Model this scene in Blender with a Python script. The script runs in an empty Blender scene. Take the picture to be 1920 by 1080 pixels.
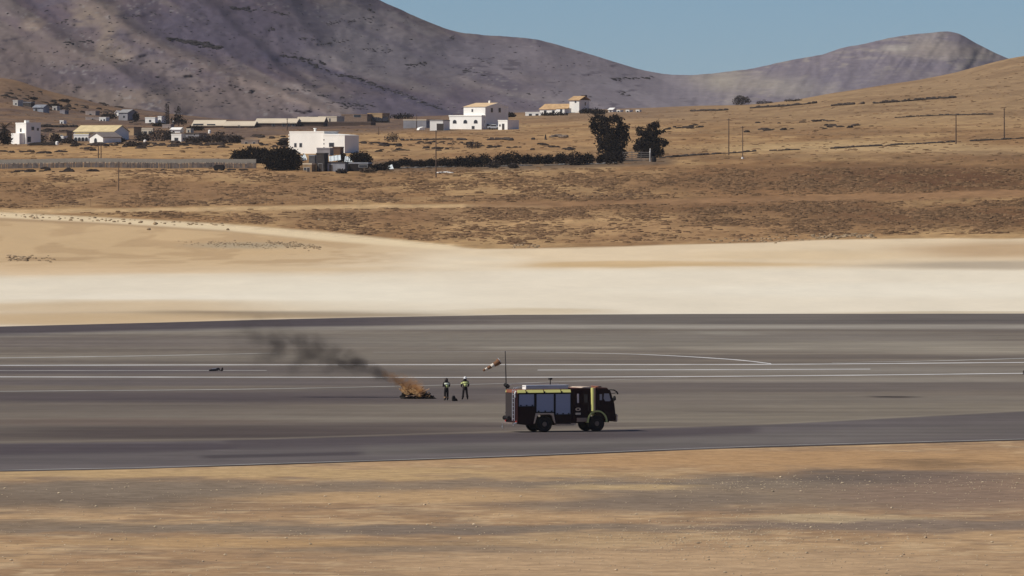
import bpy, math, random
import numpy as np
from mathutils import Vector, Matrix

SC = bpy.context.scene
COL = SC.collection
R = math.radians

# ------------------------------------------------------------------ camera
F, HZ, CZ = 16000.0, 300.0, 19.0          # focal length in pixels of the 1920 wide frame, horizon row, eye height
cam = bpy.data.cameras.new('camera')
cam.lens = 36.0 * F / 1920.0
cam.sensor_width = 36.0
cam.shift_y = -(540.0 - HZ) / 1920.0
cam.clip_start, cam.clip_end = 1.0, 40000.0
cam_ob = bpy.data.objects.new('camera', cam)
cam_ob.location = (0, 0, CZ)
cam_ob.rotation_euler = (R(90), 0, 0)
COL.objects.link(cam_ob)
SC.camera = cam_ob

# ------------------------------------------------------------------ sky, sun, exposure
SUN_EL, SUN_AZ = R(45), R(19)              # sun on the left, slightly on the viewer's side
w = bpy.data.worlds.new('World')
SC.world = w
w.use_nodes = True
nt = w.node_tree
sky = nt.nodes.new('ShaderNodeTexSky')
sky.sky_type = 'NISHITA'
sky.sun_disc = False
sky.sun_elevation = SUN_EL
sky.sun_rotation = math.atan2(-math.cos(SUN_AZ), -math.sin(SUN_AZ))
sky.air_density, sky.dust_density, sky.ozone_density = 0.6, 0.0, 1.0
tint = nt.nodes.new('ShaderNodeMix')
tint.data_type, tint.blend_type = 'RGBA', 'MULTIPLY'
tint.inputs[0].default_value = 1.0
tint.inputs[7].default_value = (0.53, 0.72, 0.98, 1)
bg = nt.nodes['Background']
nt.links.new(sky.outputs[0], tint.inputs[6])
nt.links.new(tint.outputs[2], bg.inputs[0])
bg.inputs[1].default_value = 0.066
sun = bpy.data.lights.new('sun', 'SUN')
sun.energy, sun.angle, sun.color = 4.22, R(0.5), (1.0, 0.955, 0.88)
sun_ob = bpy.data.objects.new('sun', sun)
sun_ob.rotation_euler = Vector((math.cos(SUN_AZ) * math.cos(SUN_EL), math.sin(SUN_AZ) * math.cos(SUN_EL), -math.sin(SUN_EL))).to_track_quat('-Z', 'Y').to_euler()
COL.objects.link(sun_ob)
SC.view_settings.view_transform = 'Standard'
SC.view_settings.look = 'None'
SC.view_settings.exposure = 0.0
SC.view_settings.gamma = 1.0
SC.render.engine = 'CYCLES'
SC.cycles.use_denoising = True
SC.cycles.max_bounces = 6
SC.cycles.volume_bounces = 1

# ------------------------------------------------------------------ helpers
rng = np.random.default_rng(7)
random.seed(7)
ILL = np.array([0.97, 0.96, 1.00])         # light on open level ground: a colour seen in the photo is divided by it to get a base colour

def lin(c):
    c = np.asarray(c, float) / 255.0
    return np.where(c <= 0.04045, c / 12.92, ((c + 0.055) / 1.055) ** 2.4)

def alb(c, k=1.0):
    return np.clip(lin(c) / ILL * k, 0.002, 0.88)

def ss(a, b, x):
    t = np.clip((x - a) / (b - a), 0, 1)
    return t * t * (3 - 2 * t)

_perm = np.random.default_rng(3).random((256, 256))
def vnoise(x, y):
    xi, yi = np.floor(x).astype(int), np.floor(y).astype(int)
    fx, fy = x - xi, y - yi
    fx, fy = fx * fx * (3 - 2 * fx), fy * fy * (3 - 2 * fy)
    g = lambda a, b: _perm[a % 256, b % 256]
    return (g(xi, yi) * (1 - fx) + g(xi + 1, yi) * fx) * (1 - fy) + (g(xi, yi + 1) * (1 - fx) + g(xi + 1, yi + 1) * fx) * fy

def fbm(x, y, o=4):
    s, a, t = 0.0, 1.0, 0.0
    for i in range(o):
        s = s + a * vnoise(x * 2 ** i + 17.3 * i, y * 2 ** i + 9.1 * i)
        t += a
        a *= 0.55
    return s / t

def hermite(xk, yk, x):
    """smooth interpolation; yk (n, m) gives m tables at once, else (n,)"""
    xk, yk, x = np.asarray(xk, float), np.asarray(yk, float), np.asarray(x, float)
    d = np.gradient(yk, xk, axis=0)
    i = np.clip(np.searchsorted(xk, x) - 1, 0, len(xk) - 2)
    h = xk[i + 1] - xk[i]
    t = np.clip((x - xk[i]) / h, 0, 1)
    if yk.ndim == 2:
        h, t = h[:, None], t[:, None]
    return (yk[i] * (2 * t**3 - 3 * t**2 + 1) + d[i] * h * (t**3 - 2 * t**2 + t) + yk[i + 1] * (3 * t**2 - 2 * t**3) + d[i + 1] * h * (t**3 - t**2))

# ------------------------------------------------------------------ the lie of the land
UK = [-20000, -700, 0, 100, 220, 480, 960, 1300, 1440, 1600, 1760, 1920, 2600, 20000]
_T = {
    1060: [586.8] * 12,
    1150: [557] * 12,
    1300: [508, 508, 508, 508, 507, 503, 498, 496, 494, 493, 492, 490],
    1420: [474, 474, 474, 474, 472, 468, 458, 455, 452, 450, 447, 445],
    1500: [432, 432, 432, 431, 429, 425, 418, 415, 411, 408, 405, 400],
    1600: [386, 386, 386, 385, 383, 379, 372, 368, 364, 360, 355, 345],
    1700: [345, 345, 345, 344, 342, 338, 330, 326, 322, 318, 312, 300],
    1770: [322, 322, 321, 321, 320, 316, 307, 303, 298, 294, 290, 272],
    1900: [298, 298, 297, 296, 294, 288, 280, 276, 271, 267, 262, 240],
    2100: [274, 274, 273, 272, 271, 264, 253, 248, 242, 236, 230, 205],
    2300: [255, 255, 255, 254, 252, 247, 232, 226, 217, 208, 198, 165],
    2500: [243, 242, 242, 241, 240, 232, 217, 208, 193, 180, 165, 120],
    2700: [222, 216, 222, 228, 232, 220, 206, 198, 178, 162, 140, 80],
    2900: [195, 178, 198, 213, 228, 214, 201, 195, 171, 146, 113, 45],
    3050: [160, 146, 172, 200, 226, 211, 200, 194, 171, 146, 107, 40],
    3300: [205, 205, 208, 222, 234, 226, 216, 213, 206, 198, 185, 160],
    3800: [255, 255, 255, 255, 256, 255, 255, 255, 254, 252, 250, 245],
    13000: [299.2] * 12,
}
YK = np.array(sorted(_T))
TAB = np.array([[_T[y][0]] + _T[y] + [_T[y][-1]] for y in sorted(_T)], float)

def gpy(u, Y):
    u, Y = np.atleast_1d(np.asarray(u, float)), np.atleast_1d(np.asarray(Y, float))
    u, Y = np.broadcast_arrays(u, Y)
    rows = hermite(YK, TAB, np.clip(Y.ravel(), 1060, 13000))       # (n, len(UK))
    uk = np.asarray(UK, float)
    uu = np.clip(u.ravel(), uk[0], uk[-1])
    i = np.clip(np.searchsorted(uk, uu) - 1, 0, len(uk) - 2)
    t = (uu - uk[i]) / (uk[i + 1] - uk[i])
    n = np.arange(len(uu))
    i0, i3 = np.maximum(i - 1, 0), np.minimum(i + 2, len(uk) - 1)
    h = uk[i + 1] - uk[i]
    m1 = (rows[n, i + 1] - rows[n, i0]) / (uk[i + 1] - uk[i0])
    m2 = (rows[n, i3] - rows[n, i]) / (uk[i3] - uk[i])
    p = rows[n, i] * (2*t**3 - 3*t**2 + 1) + m1 * h * (t**3 - 2*t**2 + t) + rows[n, i + 1] * (3*t**2 - 2*t**3) + m2 * h * (t**3 - t**2)
    return p.reshape(u.shape)

def gz(x, Y):
    """height of the land at a place"""
    x, Y = np.atleast_1d(np.asarray(x, float)), np.atleast_1d(np.asarray(Y, float))
    u = 960 + F * x / np.maximum(Y, 600)
    z = CZ + (HZ - gpy(u, Y)) / F * Y
    k = ss(1100, 1500, Y)
    z = z + k * ((fbm(x / 30, Y / 60, 3) - 0.5) * 0.9 + (fbm(x / 7 + 40, Y / 14, 2) - 0.5) * 0.22)
    return np.where(Y <= 1060, 0.0, z)

def place(px, py):
    """the point of the land that stands at a pixel of the photo"""
    if py > 586.8:
        Y = CZ * F / (py - HZ)
        return Vector(((px - 960) / F * Y, Y, 0.0))
    Ys = np.arange(1060, 3300, 2.0)
    p = HZ - (gz((px - 960) / F * Ys, Ys) - CZ) * F / Ys
    k = np.argmax(p <= py)
    if p[k] > py:
        k = int(np.argmin(p))
    Y = float(Ys[k])
    x = (px - 960) / F * Y
    return Vector((x, Y, float(gz(x, Y)[0])))

# ------------------------------------------------------------------ materials
MATS = {}
def pm(name, color, rough=0.8, metal=0.0, var=0.15, scale=1.5, spec=0.3, bump=0.0, stretch=(1, 1, 1)):
    """principled material with procedural mottling"""
    if name in MATS:
        return MATS[name]
    m = bpy.data.materials.new(name)
    m.use_nodes = True
    t = m.node_tree
    b = t.nodes['Principled BSDF']
    b.inputs['Roughness'].default_value = rough
    b.inputs['Metallic'].default_value = metal
    b.inputs['Specular IOR Level'].default_value = spec
    tc = t.nodes.new('ShaderNodeTexCoord')
    mp = t.nodes.new('ShaderNodeMapping')
    mp.inputs['Scale'].default_value = stretch
    n = t.nodes.new('ShaderNodeTexNoise')
    n.inputs['Scale'].default_value = scale
    n.inputs['Detail'].default_value = 5
    r = t.nodes.new('ShaderNodeValToRGB')
    c = np.asarray(color, float)
    r.color_ramp.elements[0].position, r.color_ramp.elements[1].position = 0.3, 0.7
    r.color_ramp.elements[0].color = (*np.clip(c * (1 - var), 0, 1), 1)
    r.color_ramp.elements[1].color = (*np.clip(c * (1 + var), 0, 1), 1)
    t.links.new(tc.outputs['Object'], mp.inputs[0])
    t.links.new(mp.outputs[0], n.inputs['Vector'])
    t.links.new(n.outputs['Fac'], r.inputs[0])
    t.links.new(r.outputs[0], b.inputs['Base Color'])
    if bump:
        bp = t.nodes.new('ShaderNodeBump')
        bp.inputs['Strength'].default_value = bump
        t.links.new(n.outputs['Fac'], bp.inputs['Height'])
        t.links.new(bp.outputs[0], b.inputs['Normal'])
    MATS[name] = m
    return m

def vcol_mat(name, layers, rough=0.95, spec=0.1, bump=0.0, bscale=1.0):
    """base colour from the surface's own colour attribute, broken up by noises: layers = [(scale vector, detail, amount)]"""
    m = bpy.data.materials.new(name)
    m.use_nodes = True
    t = m.node_tree
    b = t.nodes['Principled BSDF']
    b.inputs['Roughness'].default_value = rough
    b.inputs['Specular IOR Level'].default_value = spec
    a = t.nodes.new('ShaderNodeVertexColor')
    a.layer_name = 'Col'
    tc = t.nodes.new('ShaderNodeTexCoord')
    cur = a.outputs[0]
    for sc, det, amt in layers:
        mp = t.nodes.new('ShaderNodeMapping')
        mp.inputs['Scale'].default_value = sc
        n = t.nodes.new('ShaderNodeTexNoise')
        n.inputs['Scale'].default_value = 1.0
        n.inputs['Detail'].default_value = det
        n.inputs['Roughness'].default_value = 0.6
        mr = t.nodes.new('ShaderNodeMapRange')
        mr.inputs[1].default_value, mr.inputs[2].default_value = 0.28, 0.72
        mr.inputs[3].default_value, mr.inputs[4].default_value = 1 - amt, 1 + amt
        ma = t.nodes.new('ShaderNodeMath')
        ma.operation = 'MULTIPLY_ADD'
        mb_ = t.nodes.new('ShaderNodeMath')
        mb_.operation = 'SUBTRACT'
        mb_.inputs[1].default_value = 1.0
        mx = t.nodes.new('ShaderNodeVectorMath')
        mx.operation = 'SCALE'
        t.links.new(tc.outputs['Object'], mp.inputs[0])
        t.links.new(mp.outputs[0], n.inputs['Vector'])
        t.links.new(n.outputs['Fac'], mr.inputs[0])
        t.links.new(cur, mx.inputs[0])
        t.links.new(mr.outputs[0], mb_.inputs[0])
        t.links.new(mb_.outputs[0], ma.inputs[0])
        t.links.new(a.outputs['Alpha'], ma.inputs[1])
        ma.inputs[2].default_value = 1.0
        t.links.new(ma.outputs[0], mx.inputs['Scale'])
        cur = mx.outputs[0]
    t.links.new(cur, b.inputs['Base Color'])
    MATS[name] = m
    return m

def leaf_mat(name, c, var=0.5):
    m = bpy.data.materials.new(name)
    m.use_nodes = True
    t = m.node_tree
    b = t.nodes['Principled BSDF']
    b.inputs['Roughness'].default_value = 0.8
    b.inputs['Specular IOR Level'].default_value = 0.1
    g = t.nodes.new('ShaderNodeNewGeometry')
    r = t.nodes.new('ShaderNodeValToRGB')
    c = np.asarray(c, float)
    r.color_ramp.elements[0].color = (*(c * (1 - var)), 1)
    r.color_ramp.elements[1].color = (*(c * (1 + var)), 1)
    t.links.new(g.outputs['Random Per Island'], r.inputs[0])
    t.links.new(r.outputs[0], b.inputs['Base Color'])
    MATS[name] = m
    return m

# ------------------------------------------------------------------ mesh collector
class MB:
    def __init__(s):
        s.v, s.f = [], []

    def add(s, vs, fs, M=None):
        o = len(s.v)
        for p in vs:
            p = Vector(p)
            s.v.append(tuple(M @ p if M is not None else p))
        s.f += [tuple(i + o for i in f) for f in fs]
        return s

    def box(s, x0, x1, y0, y1, z0, z1, M=None):
        v = [(x0, y0, z0), (x1, y0, z0), (x1, y1, z0), (x0, y1, z0), (x0, y0, z1), (x1, y0, z1), (x1, y1, z1), (x0, y1, z1)]
        return s.add(v, [(0, 3, 2, 1), (4, 5, 6, 7), (0, 1, 5, 4), (1, 2, 6, 5), (2, 3, 7, 6), (3, 0, 4, 7)], M)

    def prism(s, prof, y0, y1, M=None, axis='y'):
        """closed profile of (a, z) pairs swept along y (or x)"""
        n = len(prof)
        if axis == 'y':
            v = [(a, y0, z) for a, z in prof] + [(a, y1, z) for a, z in prof]
        elif axis == 'x':
            v = [(y0, a, z) for a, z in prof] + [(y1, a, z) for a, z in prof]
        else:
            v = [(a, b, y0) for a, b in prof] + [(a, b, y1) for a, b in prof]
        f = [tuple(range(n)), tuple(range(2 * n - 1, n - 1, -1))]
        f += [(i, i + n, (i + 1) % n + n, (i + 1) % n) for i in range(n)]
        return s.add(v, f, M)

    def tube(s, pts, rad, n=8, cap=True, M=None):
        pts = [Vector(p) for p in pts]
        if not hasattr(rad, '__len__'):
            rad = [rad] * len(pts)
        v, f = [], []
        up = Vector((0.13, 0.21, 1)).normalized()
        for i, p in enumerate(pts):
            d = (pts[min(i + 1, len(pts) - 1)] - pts[max(i - 1, 0)]).normalized()
            a = d.cross(up if abs(d.dot(up)) < 0.95 else Vector((1, 0, 0))).normalized()
            b = d.cross(a)
            for k in range(n):
                t = 2 * math.pi * k / n
                v.append(p + (a * math.cos(t) + b * math.sin(t)) * rad[i])
        for i in range(len(pts) - 1):
            for k in range(n):
                k2 = (k + 1) % n
                f.append((i * n + k, i * n + k2, (i + 1) * n + k2, (i + 1) * n + k))
        if cap:
            f.append(tuple(range(n - 1, -1, -1)))
            f.append(tuple(range((len(pts) - 1) * n, len(pts) * n)))
        return s.add(v, f, M)

    def lathe_y(s, prof, cx, cz, n=28, M=None):
        """profile of (radius, y) turned about an axle along y through (cx, cz)"""
        v, f = [], []
        for r, y in prof:
            for k in range(n):
                t = 2 * math.pi * k / n
                v.append((cx + r * math.cos(t), y, cz + r * math.sin(t)))
        for i in range(len(prof) - 1):
            for k in range(n):
                k2 = (k + 1) % n
                f.append((i * n + k, (i + 1) * n + k, (i + 1) * n + k2, i * n + k2))
        f.append(tuple(range(n)))
        f.append(tuple(range((len(prof) - 1) * n, len(prof) * n))[::-1])
        return s.add(v, f, M)

    def lump(s, c, r, n=7, rings=3, jit=0.25, flat=False):
        """irregular stone or mound"""
        c = Vector(c)
        v, f = [], []
        zs = np.linspace(0 if flat else -0.8, 0.82, rings)
        for i, zz in enumerate(zs):
            rr = math.sqrt(max(0.05, 1 - zz * zz))
            for k in range(n):
                t = 2 * math.pi * (k + 0.5 * (i % 2)) / n
                j = 1 + random.uniform(-jit, jit)
                v.append((c.x + r[0] * rr * j * math.cos(t), c.y + r[1] * rr * j * math.sin(t), c.z + r[2] * zz * (1 + random.uniform(-jit, jit) * 0.6)))
        for i in range(rings - 1):
            for k in range(n):
                k2 = (k + 1) % n
                f.append((i * n + k, i * n + k2, (i + 1) * n + k2, (i + 1) * n + k))
        f.append(tuple(range((rings - 1) * n, rings * n)))
        if not flat:
            f.append(tuple(range(n - 1, -1, -1)))
        return s.add(v, f)

    def build(s, name, mat, parent=None, smooth=False, bevel=0.0):
        me = bpy.data.meshes.new(name)
        me.from_pydata(s.v, [], s.f)
        me.update()
        if mat:
            me.materials.append(mat)
        if smooth:
            me.polygons.foreach_set('use_smooth', [True] * len(me.polygons))
        o = bpy.data.objects.new(name, me)
        COL.objects.link(o)
        if parent:
            o.parent = parent
        if bevel:
            b = o.modifiers.new('edge', 'BEVEL')
            b.width, b.segments, b.limit_method = bevel, 2, 'ANGLE'
        return o

def tag(o, label=None, cat=None, group=None, kind=None):
    if label: o['label'] = label
    if cat: o['category'] = cat
    if group: o['group'] = group
    if kind: o['kind'] = kind
    return o

def thing(name, label, cat, loc, rz=0.0, group=None):
    o = bpy.data.objects.new(name, None)
    o.empty_display_size = 0.3
    o.location = loc
    o.rotation_euler = (0, 0, rz)
    COL.objects.link(o)
    return tag(o, label, cat, group)

def copy_tree(o, parent=None):
    c = o.copy()
    COL.objects.link(c)
    if parent: c.parent = parent
    for ch in list(o.children):
        copy_tree(ch, c)
    return c

def grid_obj(name, X, Y, Z, C, mat, kind='structure', smooth=True, grain=None):
    r, c = X.shape
    me = bpy.data.meshes.new(name)
    co = np.stack([X, Y, Z], -1).reshape(-1, 3).astype(np.float32)
    idx = np.arange(r * c).reshape(r, c)
    q = np.stack([idx[:-1, :-1], idx[:-1, 1:], idx[1:, 1:], idx[1:, :-1]], -1).reshape(-1, 4)
    me.vertices.add(len(co))
    me.vertices.foreach_set('co', co.ravel())
    me.loops.add(q.size)
    me.loops.foreach_set('vertex_index', q.ravel().astype(np.int32))
    me.polygons.add(len(q))
    me.polygons.foreach_set('loop_start', (np.arange(len(q)) * 4).astype(np.int32))
    me.polygons.foreach_set('loop_total', np.full(len(q), 4, np.int32))
    me.update()
    me.validate()
    if C is not None:
        ca = me.color_attributes.new('Col', 'FLOAT_COLOR', 'POINT')
        cc = np.concatenate([C.reshape(-1, 3), (np.ones((r * c, 1)) if grain is None else grain.reshape(-1, 1))], 1).astype(np.float32)
        ca.data.foreach_set('color', cc.ravel())
    me.polygons.foreach_set('use_smooth', [smooth] * len(me.polygons))
    me.materials.append(mat)
    o = bpy.data.objects.new(name, me)
    COL.objects.link(o)
    o['kind'] = kind
    return o

def paint(C, c, m, k=1.0):
    """lay colour c over C where mask m"""
    m = np.clip(m, 0, 1)[..., None]
    return C * (1 - m) + alb(c, k) * m

def blob(px, py, cx, cy, rx, ry, soft=0.6):
    d = np.sqrt(((px - cx) / rx) ** 2 + ((py - cy) / ry) ** 2)
    return 1 - ss(1 - soft, 1 + soft * 0.6, d)

def band(px, py, pts, half, soft=0.5):
    """mask round a line given as (px, py) points"""
    pts = np.asarray(pts, float)
    yy = np.interp(px, pts[:, 0], pts[:, 1])
    hh = np.interp(px, pts[:, 0], np.broadcast_to(half, len(pts)))
    d = np.abs(py - yy) / hh
    m = 1 - ss(1 - soft, 1 + soft, d)
    return m * ss(pts[0, 0] - 40, pts[0, 0], px) * (1 - ss(pts[-1, 0], pts[-1, 0] + 40, px))

EDGE_NEAR = [(-700, 900), (0, 884.5), (240, 880), (480, 873), (960, 857.5), (1340, 842), (1920, 826), (2700, 802)]
EDGE_FAR = [(-700, 624), (0, 612.5), (300, 605), (480, 600), (700, 595), (960, 590.5), (1300, 589), (1920, 588), (2700, 588)]
SAND_TOP = [(-700, 400), (0, 400), (200, 411), (420, 424), (620, 442), (820, 461), (905, 466), (1000, 466), (1200, 461), (1340, 457), (1500, 451), (1700, 448), (1920, 446), (2700, 444)]
e_near = lambda u: np.interp(u, *np.asarray(EDGE_NEAR, float).T)
e_far = lambda u: np.interp(u, *np.asarray(EDGE_FAR, float).T)

# ------------------------------------------------------------------ ground
def build_ground():
    us = np.concatenate([[-20000, -9000, -4000, -2000, -1200, -800, -500, -350], np.arange(-250, 2171, 6.0), [2270, 2400, 2700, 3100, 4000, 6000, 11000, 20000]])
    ys = np.concatenate([[-600, 0, 120, 220, 300, 340, 365], CZ * F / (np.arange(1105, 815, -1.3) - HZ), np.arange(600, 940, 20.0),
                         np.arange(950, 1060, 5.0), np.arange(1062, 1800, 3.5), np.arange(1800, 3120, 5.0), np.arange(3150, 3900, 60.0), [4200, 5000, 6500, 9000, 13000]])
    U, Y = np.meshgrid(us, ys)
    X = (U - 960) / F * np.maximum(Y, 600)
    Z = gz(X, Y).reshape(X.shape)
    P = np.where(Y > 300, HZ - (Z - CZ) * F / np.maximum(Y, 300), 1200.0)
    # below 600 m the columns run straight: find the column each point is seen in
    V = 960 + F * X / np.maximum(Y, 300)
    n1, n2, n3 = fbm(X / 14, Y / 14, 4), fbm(X / 3.2 + 9, Y / 5 + 5, 4), fbm(X / 45 + 3, Y / 45, 3)
    wv, wp = V + (n1 - 0.5) * 120, P + (n2 - 0.5) * 16 + (n1 - 0.5) * 14
    C = np.empty(X.shape + (3,))
    C[:] = alb((166, 135, 104))
    # near sand
    C = paint(C, (188, 156, 120), ss(0.50, 0.66, n1) * 0.7)
    C = paint(C, (150, 122, 96), ss(0.50, 0.62, n2) * 0.55)
    C = paint(C, (196, 168, 134), ss(0.56, 0.66, fbm(X / 2.2 + 50, Y / 2.6, 4)) * 0.6)
    C = paint(C, (132, 112, 94), ss(0.56, 0.68, fbm(X / 3.0 + 90, Y / 3.4 + 8, 4)) * 0.5)
    g = (138, 122, 106)
    for (cx, cy, rx, ry, c, k) in [(120, 928, 420, 34, (128, 112, 97), .9), (330, 915, 620, 18, g, .7), (860, 905, 300, 12, g, .45), (1350, 905, 560, 14, g, .9), (1640, 890, 320, 14, (112, 100, 92), .8),
                                   (1500, 930, 520, 26, g, .75), (1800, 925, 260, 40, (142, 118, 103), .6), (1200, 945, 330, 20, (132, 116, 102), .7), (300, 992, 700, 9, g, .8), (900, 992, 300, 9, (128, 112, 100), .8), (1100, 990, 500, 6, g, .6),
                                   (1750, 985, 500, 13, (138, 120, 106), .85), (250, 1018, 130, 12, g, .6), (680, 1022, 330, 16, (140, 118, 96), .6), (860, 1032, 300, 12, g, .5), (60, 985, 260, 8, (138, 118, 98), .5),
                                   (1500, 862, 700, 20, (178, 142, 104), .8), (500, 888, 800, 9, (186, 156, 116), .8), (760, 932, 340, 13, (184, 152, 115), .8), (1180, 912, 150, 8, (190, 162, 122), .7),
                                   (420, 1018, 420, 10, (188, 152, 110), .6), (1300, 1060, 700, 30, (184, 154, 122), .7), (1560, 972, 200, 8, (186, 164, 132), .6), (1120, 1010, 260, 16, (180, 152, 118), .6), (1760, 868, 130, 8, (138, 112, 86), .7)]:
        C = paint(C, c, blob(wv, wp, cx, cy, rx, ry) * min(1, k * 1.15) * (P > 800), .93 if sum(c) < 400 else 1.0)
    C = C * np.array([.93, .92, .91])
    # pale strip beyond the tarmac
    far = (P < 650)
    wq = P + (n3 - 0.5) * 10 + (n1 - 0.5) * 4
    B = np.empty_like(C)
    B[:] = alb((224, 211, 191))
    left = 1 - ss(500, 1000, V + (n3 - .5) * 300)
    B = paint(B, (206, 180, 146), (1 - ss(498, 532, wq)) * left)
    B = paint(B, (196, 166, 128), (1 - ss(470, 500, wq)) * left * 0.8)
    B = paint(B, (216, 194, 164), (1 - ss(495, 512, wq)) * (1 - left))
    for (cx, cy, rx, ry, c, k) in [(250, 575, 500, 12, (198, 172, 138), .8), (480, 589, 420, 9, (140, 120, 96), .9), (60, 592, 300, 12, (200, 176, 146), .8), (150, 598, 460, 12, (194, 167, 132), .9), (1000, 583, 160, 6, (200, 180, 150), .7),
                                   (640, 555, 260, 30, (230, 220, 202), .5), (1220, 494, 330, 6, (200, 170, 130), .9), (1150, 498, 220, 4, (194, 164, 122), .6), (1860, 498, 260, 9, (176, 160, 140), .9), (1890, 470, 220, 16, (184, 154, 120), .9),
                                   (1500, 478, 240, 9, (210, 184, 148), .6), (300, 556, 300, 8, (230, 218, 200), .5), (1650, 545, 500, 14, (230, 220, 203), .6), (1780, 585, 300, 4, (184, 166, 140), .7),
                                   (120, 505, 330, 12, (208, 178, 142), .7), (880, 492, 130, 14, (228, 212, 188), .6), (480, 463, 90, 8, (158, 144, 122), .75), (90, 487, 90, 5, (130, 102, 76), .8)]:
        B = paint(B, c, blob(V + (n1 - .5) * 60, wq, cx, cy, rx, ry) * k)
    B *= (0.94 + 0.12 * fbm(X / 6, Y / 30, 3))[..., None]
    bank = (1 - ss(486, 508, P + (n1 - .5) * 8)) * (1 - ss(560, 860, V))
    B = paint(B, (194, 164, 126), bank * .65)
    B = paint(B, (172, 142, 108), bank * ss(.50, .64, fbm(X / 7 + 11, Y / 22 + 3, 4)) * .55)
    B = paint(B, (164, 150, 128), blob(V + (n1 - .5) * 60, P, 470, 460, 120, 6) * .6)
    B = paint(B, (160, 132, 102), band(V, P, [(-300, 411), (0, 411), (200, 419), (420, 432), (560, 446)], [3, 3, 3, 3, 2], .6) * .7)
    C = np.where(far[..., None], B, C)
    # dry fields
    st = np.interp(V, *np.asarray(SAND_TOP, float).T)
    m = 1 - ss(-2.0, 2.0, P - st - (n1 - .5) * 6)
    m = m * (Y > 1250)
    G = np.empty_like(C)
    G[:] = alb((158, 127, 92))
    nf = fbm(X / 9 + 70, Y / 26, 4)
    ng = fbm(X / 40 + 20, Y / 90 + 4, 3)
    G = paint(G, (140, 108, 76), ss(0.45, 0.62, nf) * 0.6)
    G = paint(G, (186, 156, 116), ss(0.54, 0.70, ng) * 0.55)
    G = paint(G, (182, 152, 112), (1 - ss(0.34, 0.46, nf)) * 0.55)
    wpf = P + (ng - .5) * 22 + (nf - .5) * 10
    for (cx, cy, rx, ry, c, k) in [(1700, 335, 520, 34, (98, 70, 50), .95), (1780, 408, 460, 26, (106, 77, 55), .9), (1300, 385, 420, 22, (116, 86, 61), .8), (1330, 340, 340, 20, (134, 104, 76), .6), (300, 360, 420, 24, (142, 112, 84), .8),
                                   (1880, 292, 160, 20, (130, 98, 70), .7), (1760, 362, 420, 7, (158, 122, 88), .7), (760, 405, 320, 16, (134, 104, 78), .6), (1500, 277, 400, 9, (182, 156, 118), .8), (1750, 285, 300, 9, (184, 158, 122), .7),
                                   (1100, 425, 260, 8, (178, 146, 108), .6), (260, 283, 330, 13, (182, 148, 106), .9), (900, 268, 320, 16, (172, 138, 100), .6), (200, 322, 330, 8, (180, 148, 112), .7), (1240, 430, 360, 26, (164, 132, 98), .6)]:
        G = paint(G, c, blob(V + (ng - .5) * 150, wpf, cx, cy, rx, ry, 0.8) * k)
    # dirt tracks worn across the fields
    G = paint(G, (196, 168, 130), band(V, P, [(-300, 398), (0, 397), (300, 394), (620, 388), (860, 386), (1000, 387)], [4, 4, 4, 4, 3, 2], .5) * .9)
    G = paint(G, (150, 118, 88), band(V, P, [(900, 386), (1200, 380), (1500, 374), (1920, 362)], [6, 5, 6, 6], .6) * .8)
    G = paint(G, (186, 154, 114), band(V, P, [(840, 436), (960, 424), (1080, 415), (1240, 409)], [4, 4, 4, 2], .6) * .8)
    # higher, greyer ground round the village and its brown hillside
    uq = np.interp(V, [0, 440, 560, 1000], [270, 268, 252, 246])
    up = 1 - ss(uq - 7, uq + 6, P + (ng - .5) * 10 + (nf - .5) * 12)
    lft = 1 - ss(760, 1060, V)
    G = paint(G, (112, 95, 85), up * lft * .95)
    G = paint(G, (98, 80, 72), up * lft * ss(.45, .6, nf) * .7)
    G = paint(G, (124, 101, 82), (1 - ss(165, 200, P)) * (1 - ss(100, 240, V)) * .9)
    mid = (1 - ss(212, 240, P)) * ss(900, 1050, V) * (1 - ss(1250, 1400, V))
    G = paint(G, (132, 112, 94), mid * .85)
    G = paint(G, (150, 126, 100), (1 - ss(150, 200, P)) * ss(1500, 1700, V) * .7)
    G = paint(G, (152, 128, 100), (1 - ss(205, 262, P + (ng - .5) * 20)) * ss(1150, 1400, V) * .75)
    G = paint(G, (128, 104, 80), ss(.52, .66, fbm(X / 26 + 4, Y / 60 + 2, 4)) * (P < 300) * ss(900, 1200, V) * .5)
    G = paint(G, (138, 110, 82), ss(.50, .62, fbm(X / 14 + 4, Y / 34 + 2, 4)) * (P < 300) * (1 - ss(900, 1200, V)) * .5)
    G = paint(G, (104, 90, 78), band(V, P, [(690, 312), (1000, 309), (1240, 303)], [11, 10, 6], .5) * .8)
    G = G * np.array([.90, .85, .80])
    G *= (0.70 + 0.6 * fbm(X / 2.0, Y / 8, 3))[..., None]
    C = C * (1 - m[..., None]) + G * m[..., None]
    # worn sandy track at the left edge of the fields
    tr = band(V, P, [(-300, 404), (0, 403), (200, 413), (420, 426), (620, 444), (830, 463)], [4, 5, 5, 6, 8, 5], .45)
    C = paint(C, (222, 200, 166), tr * .85 * (Y > 1250))
    mat = vcol_mat('earth', [((0.6, 0.55, 0.5), 6, 0.24), ((2.6, 1.4, 2), 4, 0.12)], 1.0, 0.05)
    grain = np.where(far, .22 + .78 * m, 1.0)
    grid_obj('ground', X, Y, Z, np.clip(C, 0.003, 0.9), mat, grain=grain)

build_ground()

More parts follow.
